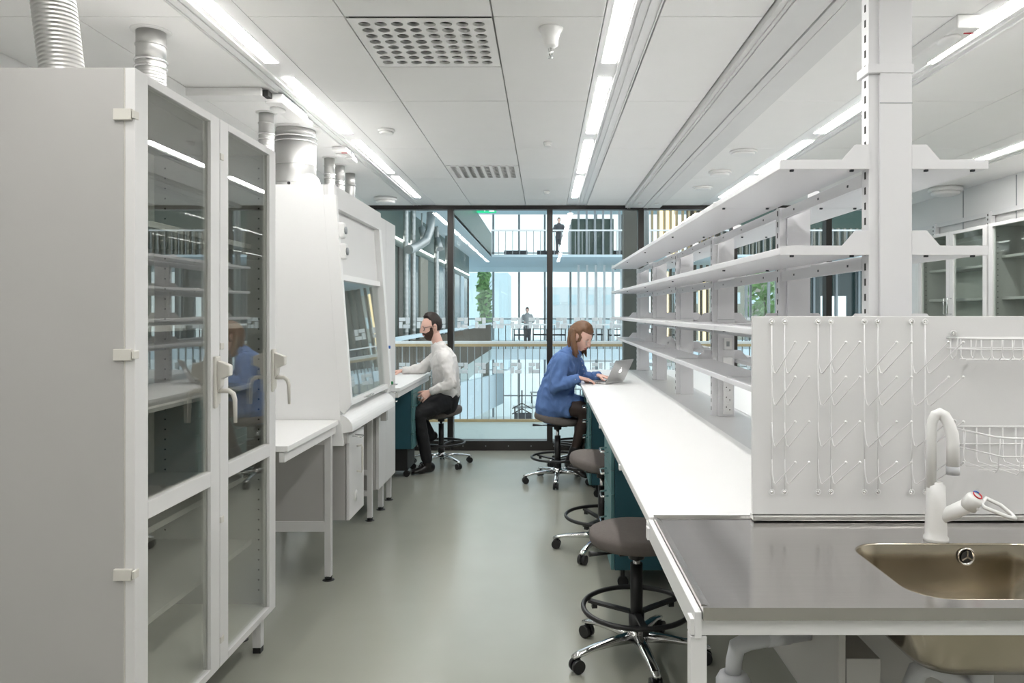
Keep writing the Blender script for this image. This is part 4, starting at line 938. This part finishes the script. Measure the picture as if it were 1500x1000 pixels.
def fuse(mb, voxel=.009, it=6, fold=0, fscale=14, stretch=(1, 1, 1), seed=0):
    """union of overlapping closed pieces as one continuous skin; fold: depth of cloth folds"""
    me = bpy.data.meshes.new('tmp'); me.from_pydata(mb.v, [], mb.f); me.update()
    o = bpy.data.objects.new('tmp', me); COL.objects.link(o)
    r = o.modifiers.new('r', 'REMESH'); r.mode = 'VOXEL'; r.voxel_size = voxel; r.use_smooth_shade = True
    s = o.modifiers.new('s', 'SMOOTH'); s.factor = .5; s.iterations = it
    dg = bpy.context.evaluated_depsgraph_get(); ev = o.evaluated_get(dg); m2 = bpy.data.meshes.new_from_object(ev)
    out = MB(); vs = [v.co.copy() for v in m2.vertices]; ns = [v.normal.copy() for v in m2.vertices]
    if fold:
        S = Vector(stretch)
        for i, v in enumerate(vs):
            q = Vector((v.x*S.x, v.y*S.y, v.z*S.z))*fscale+Vector((seed, seed, seed))
            w = noise.noise(q*.5)*.6; n1 = noise.noise(q+Vector((w, w, w))*2)
            ridge = (1-abs(n1)*2.2); v += ns[i]*fold*(ridge-.5+.35*noise.noise(q*2.3))
    out.v = vs; out.f = [tuple(p.vertices) for p in m2.polygons]; out.sm = [True]*len(out.f)
    bpy.data.objects.remove(o); bpy.data.meshes.remove(me); bpy.data.meshes.remove(m2)
    return out
def sstep(a, b, x): t = max(0, min(1, (x-a)/(b-a))); return t*t*(3-2*t)
def g(x, s): return math.exp(-(x/s)**2)
def head_point(d, fem=0, grow=0.0):
    """surface of a head for unit direction d (x forward, y left, z up); origin at ear level"""
    x, y, z = d
    rx, ry, rz = .094, .074, .118
    p = Vector((x*rx, y*ry, z*rz))
    t = sstep(.15, -1, z)                                # lower half of the face
    p.y *= 1-(.34 if not fem else .40)*t
    if x < 0: p.x *= 1-.35*t; p.z *= 1-.28*t*(-x)
    else: p.x += .006*t
    p.x += .010*g(z+.92, .28)*max(x+.5, 0)                # chin
    if x > .2:
        f = sstep(.2, .6, x)
        p.x -= .010*f*sstep(.35, .9, z)                   # forehead slopes back
        p.x += .005*f*g(z-.17, .10)*(0 if fem else 1)
        for s in (-1, 1): p.x -= .0125*f*g(y-s*.36, .17)*g(z-.02, .13)   # sockets
        for s in (-1, 1): p.x += .004*f*g(y-s*.50, .2)*g(z+.28, .18)     # cheeks
        p.x += .026*f*g(y, .115)*sstep(.12, -.26, z)*sstep(-.40, -.29, z)      # nose
        p.x += .008*f*g(y, .09)*g(z-.0, .16)
        p.x += .007*f*g(y, .22)*g(z+.50, .065)            # upper lip
        p.x += .006*f*g(y, .20)*g(z+.62, .06)             # lower lip
        p.x -= .005*f*g(y, .25)*g(z+.56, .022)
        p.x -= .004*f*g(y, .3)*g(z+.74, .05)
    if grow: p += Vector((x, y, z))*grow
    return p
def sphere_dirs(n=56, m=40):
    V_ = []; F = []
    for i in range(m+1):
        th = math.pi*i/m
        for k in range(n): a = 2*math.pi*k/n; V_.append(Vector((math.sin(th)*math.cos(a), math.sin(th)*math.sin(a), math.cos(th))))
    for i in range(m):
        for k in range(n): F.append((i*n+k, (i+1)*n+k, (i+1)*n+(k+1) % n, i*n+(k+1) % n))
    return V_, F
SD, SF = sphere_dirs()
def head(mb, Mx, fem):
    a = mb.mark(); mb.add([head_point(d, fem) for d in SD], SF, True)
    for s in (-1, 1):                                     # ears
        e = mb.mark(); mb.ell((0, 0, 0), (.013, .006, .030), 14, 10); mb.xf(Matrix.Translation((-.008, s*.073, -.005)) @ Matrix.Rotation(s*-.35, 4, 'Z') @ Matrix.Rotation(-.15, 4, 'Y'), e)
        e = mb.mark(); mb.torus((0, 0, 0), .013, .0035, 16, 6); mb.xf(Matrix.Translation((-.008, s*.078, .003)) @ Matrix.Rotation(s*-.35, 4, 'Z') @ Matrix.Rotation(math.pi/2, 4, 'X') @ Matrix.Scale(1.5, 4, (0, 1, 0)), e)
    mb.xf(Mx, a)
def shell(Mx, cond, grow, fem, rough=.0015, seed=0):
    """a skin offset from the head wherever cond(d) > 0 (hair, beard)"""
    V_ = []; keep = {}; out = MB()
    amt = [cond(d) for d in SD]
    for i, d in enumerate(SD):
        q = max(0, min(1, amt[i])); n1 = noise.noise(d*14+Vector((seed, 0, 0)))
        V_.append(head_point(d, fem, -.004+(grow(d)+.004+rough*n1*2)*q))
    fs = [f for f in SF if max(amt[i] for i in f) > 0]
    return out.add([Mx @ v for v in V_], fs, True)
def face_parts(body, Mx, fem, browm, look=0):
    for s in (-1, 1):
        c = head_point(Vector((.93, s*.355, .01)).normalized(), fem)
        MB().ell((c.x-.0075, c.y, c.z), (.0115, .0115, .0115), 14, 10).xf(Mx).build('eye', 'plastw', body, label='white of the eye')
        MB().ell((c.x+.0008, c.y, c.z-.002), (.0042, .005, .005), 12, 8).xf(Mx).build('iris', 'hairm', body)
        MB().tube([Vector((c.x+.004+.002, c.y-s*.017, c.z+.016)), Vector((c.x+.0085, c.y, c.z+.021)), Vector((c.x+.001, c.y+s*.017, c.z+.017))], [.0018, .0026, .0015], 6).xf(Mx).build('eyebrow', browm, body)
        MB().tube([Vector((c.x+.001, c.y-s*.012, c.z+.001)), Vector((c.x+.0045, c.y, c.z+.006)), Vector((c.x-.002, c.y+s*.013, c.z+.002))], [.0012, .0022, .0012], 6).xf(Mx).build('eyelid', 'skin', body)
    c = head_point(Vector((.84, 0, -.5)).normalized(), fem)
    mo = MB()
    for dz, r in ((.003, .0028), (-.004, .0034)):
        mo.tube([Vector((c.x-.008, -.021, c.z)), Vector((c.x+.0005, -.010, c.z+dz)), Vector((c.x+.002, 0, c.z+dz*.8)), Vector((c.x+.0005, .010, c.z+dz)), Vector((c.x-.008, .021, c.z))], [.001, r, r, r, .001], 8)
    mo.xf(Mx).build('mouth', 'lips', body, label='lips')
def glasses(body, Mx, m, r, thick, fem):
    y0 = .031; c = head_point(Vector((.93, .355, .01)).normalized(), fem); x = c.x+.016
    gl = MB()
    for s in (-1, 1):
        pts = [Vector((x-.004*abs(math.cos(a)), s*y0+r*1.12*math.cos(a), c.z-.002+r*.86*math.sin(a))) for a in [2*math.pi*k/20 for k in range(20)]]
        gl.tube(pts, thick, 6, closed=True)
        gl.tube([Vector((x-.004, s*(y0+r*1.1), c.z+.004)), Vector((x-.02, s*.068, c.z+.006)), Vector((-.005, s*.080, c.z+.006)), Vector((-.03, s*.076, c.z-.01))], thick*.9, 6)
    gl.tube([Vector((x-.002, -y0+r, c.z+.004)), Vector((x+.003, 0, c.z+.008)), Vector((x-.002, y0-r, c.z+.004))], thick, 6)
    gl.xf(Mx); return gl.build('glasses', m, body)
def hand(mb, wrist, d, up, side, curl=.5, spread=1., L=.178, thumb=1):
    """palm + five fingers. d: pointing direction, up: back of the hand, side: towards the thumb"""
    w = Vector(wrist); d = Vector(d).normalized(); up = Vector(up); up = (up-d*up.dot(d)).normalized(); sd = d.cross(up)
    if sd.dot(Vector(side)) < 0: sd = -sd
    limb(mb, [(w-d*.02, .026, .020), (w+d*.025, .033, .016), (w+d*.075, .040, .013)], sd, 14, smooth=3)
    Ls = [.074, .083, .077, .060]
    for i in range(4):
        off = (.031-.0205*i); p = w+d*.075+sd*off; dir_ = (d+sd*(.10-.07*i)*spread).normalized(); a = 0; pts = [(p-dir_*.015, .0095)]
        pts.append((p.copy(), .0095))
        for sgm, fr in enumerate((.46, .30, .24)):
            a += curl*(.55 if sgm == 0 else .8); q = dir_*math.cos(a)-up*math.sin(a); p = p+q*Ls[i]*fr; pts.append((p.copy(), .0088-.0010*sgm))
        limb(mb, [(a_, r_, r_) for a_, r_ in pts], sd, 8, smooth=2)
    p = w+d*.015+sd*.018; q = (d*.75+sd*.65-up*.25).normalized(); pts = [(p, .013)]
    for fr in (.042, .032, .024): p = p+q*fr; pts.append((p.copy(), .011 if fr > .03 else .0085)); q = (q+d*.35-up*.12).normalized()
    limb(mb, [(a_, r_, r_) for a_, r_ in pts], up, 8, smooth=2)
def headM(c, heading, pitch, roll=0, s=1.0):
    return Matrix.Translation(c) @ Matrix.Rotation(heading, 4, 'Z') @ Matrix.Rotation(pitch, 4, 'Y') @ Matrix.Rotation(roll, 4, 'X') @ Matrix.Scale(s, 4)
def shoe(mb, heel, toe, up=(0, 0, 1), r=.042, h=.07):
    heel = Vector(heel); toe = Vector(toe); d = (toe-heel); s = d.cross(Vector(up))
    limb(mb, [(heel+Vector(up)*h*.55, r*.80, h*.55), (heel+d*.3+Vector(up)*h*.5, r*.85, h*.50), (heel+d*.62+Vector(up)*h*.36, r*1.05, h*.36), (heel+d*.93+Vector(up)*h*.28, r*.9, h*.26)], s, 16)
# ---------------- woman
def woman():
    O = Vector((.105, 6.60, 0)); hh = R_(-20); f = Vector((math.cos(hh), math.sin(hh), 0)); l = Vector((-f.y, f.x, 0))
    P = lambda a, b, z: O+f*a+l*b+Vector((0, 0, z))
    t = thing('person', 'woman in a blue shirt dress and glasses sitting and typing on the silver laptop', 'person', (O.x, O.y, .6))
    Mx = headM(P(.225, 0, 1.300), R_(-26), R_(31), 0, 1.06)
    rs, re, rw = P(.10, -.165, 1.105), P(.075, -.235, .875), P(.275, -.185, .952)
    ls, le, lw = P(.10, .165, 1.105), P(.17, .22, .90), P(.37, .085, .955)
    legs = {'r': (P(.02, -.085, .70), P(.335, -.095, .655), P(.165, -.05, .25)), 'l': (P(.02, .085, .70), P(.345, .07, .655), P(.22, .03, .27))}
    def legset(mb, k):
        for q in ('r', 'l'):
            h_, kn, an = legs[q]; dn = (an-kn)
            limb(mb, [(h_, .088+k), ((h_+kn)/2+Vector((0, 0, .005)), .076+k), (kn, .056+k), (kn+dn*.12+f*-.006, .052+k), (kn+dn*.38-f*.012, .054+k), (kn+dn*.75-f*.004, .037+k), (an, .032+k), (an+dn*.08, .033+k)], l)
    b = MB()
    limb(b, [(P(0, 0, .70), .165, .115), (P(.0, 0, .80), .135, .10), (P(.045, 0, .95), .135, .095), (P(.09, 0, 1.07), .15, .10), (P(.12, 0, 1.13), .12, .07), (P(.145, 0, 1.18), .052, .05), (P(.19, 0, 1.25), .050, .05)], l)
    for s_, e_, w_ in ((rs, re, rw), (ls, le, lw)):
        limb(b, [(s_, .045), ((s_+e_)/2, .042), (e_, .036)], l); limb(b, [(e_, .037), (e_*.6+w_*.4, .035), (w_, .024, .019)], l)
    legset(b, -.004)
    bb = fuse(b, .011, 4)
    hand(bb, rw, (f*.8+l*.35-Vector((0, 0, .16))), (0, 0, 1), l, .42); hand(bb, lw, (f*.95-l*.15-Vector((0, 0, .16))), (0, 0, 1), -l, .40)
    head(bb, Mx, 1)
    body = bb.build('body', 'skin', t)
    face_parts(body, Mx, 1, 'hairw')
    g_ = glasses(body, Mx, 'plast', .021, .0011, 1)
    # hair
    def cond(d):
        # leaves the face free
        face = sstep(.05, .32, d.x)*sstep(.66, .40, d.z)*(1 if abs(d.y) < .93 else 0)
        return .9-face*3-(2 if d.z < -.62 else 0)-(3*g(d.x+.03, .17)*g(d.z+.06, .24) if d.y < 0 else 0)
    shell(Mx, cond, lambda d: .018+.010*max(0, -d.x)+.006*max(0, d.z), 1, .0022).build('hair', 'hairw', t)
    hr = MB(); LM = lambda x, y, z: Mx @ Vector((x, y, z))
    up = Vector((0, 0, 1)); random.seed(5)
    for s in (-1, 1):
        for k in range(16):
            u = k/15; a = -1.25+2.05*u   # from the nape round to the temple
            x = -.085*math.cos(a*.9) if a < 0 else -.085+.13*(a/.8)*.75; 
            x = -.080+(.045 if s < 0 else .058)*u; y = s*(.045+.038*math.sin(u*2.2)); z0_ = .035
            p0_ = LM(x, y, z0_); ln = .235-.02*u+random.uniform(-.02, .015)
            out = l*s*(.010+.004*random.random())
            p1 = p0_+out-up*ln*.35-f*.006; p2 = p0_+out*.9-up*ln*.72-f*.004+f*.016*u; p3 = p0_+out*.2-up*ln+f*(.028*u+random.uniform(-.006, .006))
            limb(hr, [(p0_, .010, .012), (p1, .014, .012), (p2, .012, .010), (p3, .003, .003)], l, 8, smooth=3)
    for k in range(9):
        y = -.05+.0125*k; p0_ = LM(-.085, y, .0); limb(hr, [(p0_, .014), (p0_-up*.09-f*.012, .017), (p0_-up*.16-f*.004+f*.01, .012), (p0_-up*.205+f*.012, .004)], l, 8, smooth=3)
    # locks falling by the face
    for s in (-1, 1):
        p0_ = LM(.062, s*.058, .045)
        limb(hr, [(LM(.03, s*.055, .085), .010, .014), (p0_, .008, .012), (LM(.066, s*.068, -.01)-up*.005, .006, .009), (LM(.058, s*.066, -.05)-up*.04, .004, .006), (LM(.045, s*.06, -.06)-up*.08, .002, .002)] if s > 0 else [(LM(-.03, s*.062, .075), .010, .014), (LM(-.035, s*.075, .04), .006, .010), (LM(-.04, s*.078, .01), .004, .006)], l, 8, smooth=3)
    hr.build('long_hair', 'hairw', t)
    # dress
    d = MB()
    limb(d, [(P(-.02, 0, .675), .205, .165), (P(-.005, 0, .77), .195, .160), (P(.02, 0, .88), .175, .145), (P(.055, 0, .99), .175, .135), (P(.09, 0, 1.08), .185, .118), (P(.118, 0, 1.135), .15, .085), (P(.14, 0, 1.165), .085, .065)], l, 28)
    for q, s in (('r', -1), ('l', 1)):
        h_, kn, an = legs[q]; limb(d, [(h_+Vector((0, 0, .0)), .120, .10), (h_*.72+kn*.28+Vector((0, 0, .004)), .104, .098), (h_*.48+kn*.52+Vector((0, 0, .006)), .098, .090)], l, caps=(True, False))
    limb(d, [(P(.04, 0, .72), .17, .10), (P(.15, 0, .722), .155, .068), (P(.215, 0, .722), .14, .045)], l)
    for s_, e_, w_, sg in ((rs, re, rw, -1), (ls, le, lw, 1)):
        mid = (s_+e_)/2
        limb(d, [(P(.10, sg*.09, 1.10), .072), (s_-Vector((0, 0, .005)), .076), (mid+l*sg*.006, .073), (e_, .064), (e_-(w_-e_)*.08, .055)], l); limb(d, [(e_, .062), (e_*.6+w_*.4, .055), (e_*.15+w_*.85, .041)], l)
    db = fuse(d, .009, 4, .013, 13, (1, 1, .75), 3)
    dr = db.build('blue_dress', 'denim', t)
    # collar and cuffs
    co = MB(); n_ = P(.165, 0, 1.175)
    for s in (-1, 1):
        vs = [n_+l*s*.012+f*.075-up*.035, n_+l*s*.075+f*.055-up*.035, n_+l*s*.085-f*.01+up*.015, n_+l*s*.03-f*.062+up*.035, n_+l*s*.02-f*.05+up*.06, n_+l*s*.062+f*.0+up*.045, n_+l*s*.02+f*.062+up*.0]
        co.add(vs+[v+Vector((0, 0, -.004))-f*.002 for v in vs], [(0, 1, 2, 5, 6), (2, 3, 4, 5), (7, 13, 12, 9, 8), (9, 12, 11, 10)]+[(0, 7, 8, 1), (1, 8, 9, 2), (2, 9, 10, 3)], True)
    co.build('collar', 'denim', dr)
    for e_, w_ in ((re, rw), (le, lw)):
        q = (w_-e_).normalized(); c = w_-q*.028
        MB().tube([c-q*.034, c-q*.03, c+q*.026, c+q*.03, c+q*.026], [.036, .043, .040, .036, .030], 20, caps=False).build('cuff', 'denim', dr)
        MB().cyl(c-l*.043, c-l*.046, .005, n=8).build('cuff_button', 'plast', dr)
    hemb = MB()
    for k in range(5): p = P(.155+.018*k*.4, -.01, 1.12-.035*k); hemb.cyl(p+f*.075, p+f*.079, .0045, n=8)
    hemb.build('button_row', 'plast', dr)
    tt = MB(); legset(tt, .003); fuse(tt, .010, 3).build('tights', 'tights', t)
    for q, (toe, lab) in {'r': (P(.285, -.075, .095), ''), 'l': (P(.335, .02, .115), '')}.items():
        h_, kn, an = legs[q]; dn = (an-kn).normalized(); fd = (toe-(an+dn*.09)).normalized(); bt = MB()
        an2 = an+dn*.07
        limb(bt, [(an-dn*.075, .046, .048), (an, .041, .046), (an2, .042, .050)], l)
        limb(bt, [(an2+dn*.012-fd*.012, .036, .040), (an2+fd*.08+dn*.012, .040, .034), (toe-fd*.03, .044, .026), (toe+fd*.015, .034, .018)], l)
        bo = fuse(bt, .007, 4).build('boot', 'leather', t)
        # lacing eyelets
        ly = MB(); pf = fd
        for k in range(6):
            c = an-dn*.05+dn*.024*k+f*.047*(1-.02*k); 
            for s in (-1, 1): ly.ell(c+l*s*.010-f*.003, (.003, .003, .003), 8, 5)
        for k in range(6):
            c = an-dn*.05+dn*.024*k-l*.040+f*.018; ly.ell(c, (.0032, .0032, .0032), 8, 5)
        ly.build('eyelet', 'lace', bo, kind='stuff')
    return t
woman()
# ---------------- man
def man():
    O = Vector((-.98, 7.25, 0)); f = Vector((-.97, -.24, 0)).normalized(); l = Vector((-f.y, f.x, 0)); up = Vector((0, 0, 1))
    P = lambda a, b, z: O+f*a+l*b+Vector((0, 0, z))
    t = thing('person', 'bearded man in white shirt and black trousers on a stool at the left bench', 'person', (O.x, O.y, .6))
    hdg = math.atan2(-.27, -.963)
    Mx = headM(P(.128, 0, 1.378), hdg+R_(9), R_(10), 0, 1.08)
    ls, le, lw = P(.02, .185, 1.085), P(-.03, .275, .842), P(.165, .235, .765)
    rs, re, rw = P(.04, -.185, 1.085), P(.2, -.21, .955), P(.40, -.235, .935)
    legs = {'l': (P(.02, .095, .655), Vector((-1.185, 6.92, .565)), Vector((-1.115, 6.975, .13))), 'r': (P(.02, -.095, .655), Vector((-1.27, 7.27, .56)), Vector((-1.13, 7.32, .29)))}
    def legset(mb, k, low=0):
        for q in ('l', 'r'):
            h_, kn, an = legs[q]; dn = an-kn
            limb(mb, [(h_, .092+k), ((h_+kn)/2, .082+k), (kn, .062+k), (kn+dn*.15, .058+k), (kn+dn*.4, .056+k), (kn+dn*.8, .043+k+low), (an, .038+k+low*1.5)], l)
    b = MB()
    limb(b, [(P(0, 0, .66), .15, .115), (P(-.01, 0, .78), .135, .10), (P(0, 0, .94), .14, .10), (P(.02, 0, 1.07), .165, .105), (P(.04, 0, 1.13), .13, .075), (P(.058, 0, 1.185), .056, .054), (P(.100, 0, 1.30), .052, .054)], l)
    for s_, e_, w_ in ((rs, re, rw), (ls, le, lw)):
        limb(b, [(s_, .050), ((s_+e_)/2, .048), (e_, .040)], l); limb(b, [(e_, .041), (e_*.6+w_*.4, .040), (w_, .028, .023)], l)
    legset(b, -.008)
    bb = fuse(b, .011, 4)
    hand(bb, rw, f*.98-up*.10+l*.05, (0, 0, 1), l, .16, L=.19); hand(bb, lw, f*.72-up*.45+l*.1, (l*.8+f*.25+up*.35), up, .75)
    head(bb, Mx, 0); body = bb.build('body', 'skin', t)
    face_parts(body, Mx, 0, 'hairm'); glasses(body, Mx, 'black', .0235, .0021, 0)
    def hc(d):
        fore = sstep(.25, .55, d.x)*sstep(.80, .52, d.z)
        low = sstep(-.05, -.30, d.z) if d.x < .2 else 1
        side = sstep(.10, .28, d.x)*sstep(.62, .42, d.z)
        ear = g(d.x+.08, .16)*sstep(.25, -.1, d.z)*1.4*sstep(.75, .9, abs(d.y))
        return .85-fore*3-side*2-ear*1.5-sstep(-.30, -.6, d.z)*2
    shell(Mx, hc, lambda d: .006+.016*max(0, d.z)**1.2+.006*max(0, d.x)*max(0, d.z), 0, .003, 4).build('short_hair', 'hairm', t)
    def bc(d):
        lo = sstep(-.22, -.42, d.z-.0) ; side = sstep(.0, .22, d.x)
        jaw = sstep(.12, -.10, d.z)*g(d.x-.28, .16)*sstep(.5, .8, abs(d.y))
        mou = g(d.y, .20)*g(d.z+.56, .07)*sstep(.5, .7, d.x)
        mus = g(d.y, .35)*g(d.z+.43, .05)*sstep(.5, .7, d.x)
        ck = sstep(-.52, -.30, d.z)*sstep(.55, .8, d.x)
        return lo*side*1.1+jaw*1.2+mus-mou*1.6-ck*1.0+mus*.9-.25
    shell(Mx, bc, lambda d: .007+.010*g(d.z+.9, .35)*max(d.x, 0), 0, .003, 9).build('beard', 'beard', t)
    d = MB()
    limb(d, [(P(-.012, 0, .70), .160, .125), (P(-.015, 0, .75), .168, .135), (P(-.012, 0, .85), .165, .130), (P(0, 0, .96), .175, .130), (P(.02, 0, 1.06), .188, .128), (P(.035, 0, 1.12), .155, .10), (P(.055, 0, 1.165), .10, .08)], l, 28)
    for s_, e_, w_, sg in ((rs, re, rw, -1), (ls, le, lw, 1)):
        limb(d, [(P(.03, sg*.10, 1.09), .070), (s_-Vector((0, 0, .005)), .073), ((s_+e_)/2, .066), (e_, .056), (e_-(w_-e_)*.08, .05)], l); limb(d, [(e_, .055), (e_*.6+w_*.4, .050), (e_*.12+w_*.88, .037)], l)
    db = fuse(d, .009, 4, .009, 17, (1, 1, .75), 11)
    sh = db.build('white_shirt', 'shirt', t)
    MB().lathe([(.052, -.02), (.066, -.012), (.064, .018), (.058, .03), (.054, .026)], (0, 0, 0), 28).xf(Matrix.Translation(P(.075, 0, 1.197)) @ Matrix.Rotation(math.atan2(f.y, f.x), 4, 'Z') @ Matrix.Rotation(R_(22), 4, 'Y')).build('stand_collar', 'shirt', sh)
    for e_, w_ in ((re, rw), (le, lw)):
        q = (w_-e_).normalized(); c = w_-q*.028
        MB().tube([c-q*.03, c-q*.026, c+q*.026, c+q*.03, c+q*.026], [.033, .038, .037, .034, .028], 20, caps=False).build('cuff', 'shirt', sh)
    bt = MB()
    for k in range(6): p = P(.15-.012*k*.3, 0, 1.10-.055*k); bt.cyl(p, p+f*.006, .0045, n=8)
    bt.build('button_row', 'plastw', sh)
    tr_ = MB(); legset(tr_, .004, .008)
    limb(tr_, [(P(-.005, 0, .61), .15, .12), (P(-.01, 0, .70), .165, .135)], l)
    fuse(tr_, .010, 4, .004, 14, (1, 1, 1), 2).build('black_trousers', 'trous', t)
    q = MB(); shoe(q, (-1.075, 7.00, .004), (-1.235, 6.90, .004), r=.046, h=.085)
    limb(q, [(Vector((-1.11, 6.975, .055)), .042), (Vector((-1.115, 6.975, .13)), .044)], l)
    so = fuse(q, .007, 3).build('shoe', 'leather', t)
    for k in range(3): MB().tube([Vector((-1.145-.022*k, 6.985-.012*k, .093-.008*k)), Vector((-1.155-.022*k, 6.945-.012*k, .101-.008*k)), Vector((-1.135-.022*k, 6.915-.012*k, .085-.008*k))], .0025, 6).build('shoe_lace', 'grey', so)
    q = MB(); shoe(q, (-1.10, 7.34, .245), (-1.27, 7.31, .242), r=.046, h=.085); fuse(q, .007, 3).build('shoe', 'leather', t)
man()
# ---------------- two far people in the atrium
def far_person(x, y, z, h, lab, top, bottom, lean):
    t = thing('person', lab, 'person', (x, y, z)); s = h/1.75; V_ = lambda a, b, c: Vector((x+a*s, y+b*s, z+c*s)); l = (1, 0, 0)
    b = MB()
    limb(b, [(V_(0, 0, .9), .15*s, .10*s), (V_(0, -.02, 1.15), .14*s, .10*s), (V_(0, -lean*.5, 1.40), .19*s, .11*s), (V_(0, -lean*.7, 1.5), .06*s, .06*s), (V_(0, -lean*.8, 1.58), .055*s, .055*s)], l)
    for sx in (-1, 1):
        limb(b, [(V_(sx*.09, 0, .9), .085*s), (V_(sx*.09, 0, .5), .055*s), (V_(sx*.09, .01, .09), .04*s), (V_(sx*.1, -.10, .04), .035*s)], l)
        limb(b, [(V_(sx*.19, -lean*.5, 1.40), .05*s), (V_(sx*.27, -lean*.5-.03, 1.15), .04*s), (V_(sx*.10, -lean-.15, 1.12), .03*s)], l)
    bb = fuse(b, .022, 2); head(bb, headM(V_(0, -lean*.9, 1.66), -math.pi/2, R_(12), 0, s), 0)
    hb = bb.build('body', 'skin', t)
    c = MB(); limb(c, [(V_(0, 0, .88), .165*s, .12*s), (V_(0, -.02, 1.15), .155*s, .12*s), (V_(0, -lean*.5, 1.40), .20*s, .125*s), (V_(0, -lean*.65, 1.48), .09*s, .08*s)], l)
    for sx in (-1, 1): limb(c, [(V_(sx*.17, -lean*.5, 1.41), .065*s), (V_(sx*.27, -lean*.5-.03, 1.15), .055*s), (V_(sx*.14, -lean-.12, 1.125), .042*s)], l)
    fuse(c, .022, 2).build('jacket', top, t)
    c = MB()
    limb(c, [(V_(0, 0, .84), .155*s, .11*s), (V_(0, 0, .93), .155*s, .11*s)], l)
    for sx in (-1, 1): limb(c, [(V_(sx*.085, 0, .9), .095*s), (V_(sx*.09, 0, .5), .068*s), (V_(sx*.09, .01, .08), .055*s)], l)
    fuse(c, .022, 2).build('trousers', bottom, t)
    shell(headM(V_(0, -lean*.9, 1.66), -math.pi/2, R_(12), 0, s), lambda d: .9-sstep(.1, .4, d.x)*sstep(.7, .45, d.z)*3-sstep(-.2, -.4, d.z)*2, lambda d: .012, 0).build('hair', 'hairm', t)
far_person(.62, 32.25, 4.06, 1.62, 'person in dark clothes leaning on the upper gallery railing beyond the glass', 'dgrey', 'dgrey', .12)
far_person(-.78, 33.0, 0, 1.78, 'person in grey blue standing on the far gallery behind the railing', 'grey', 'dgrey', 0)
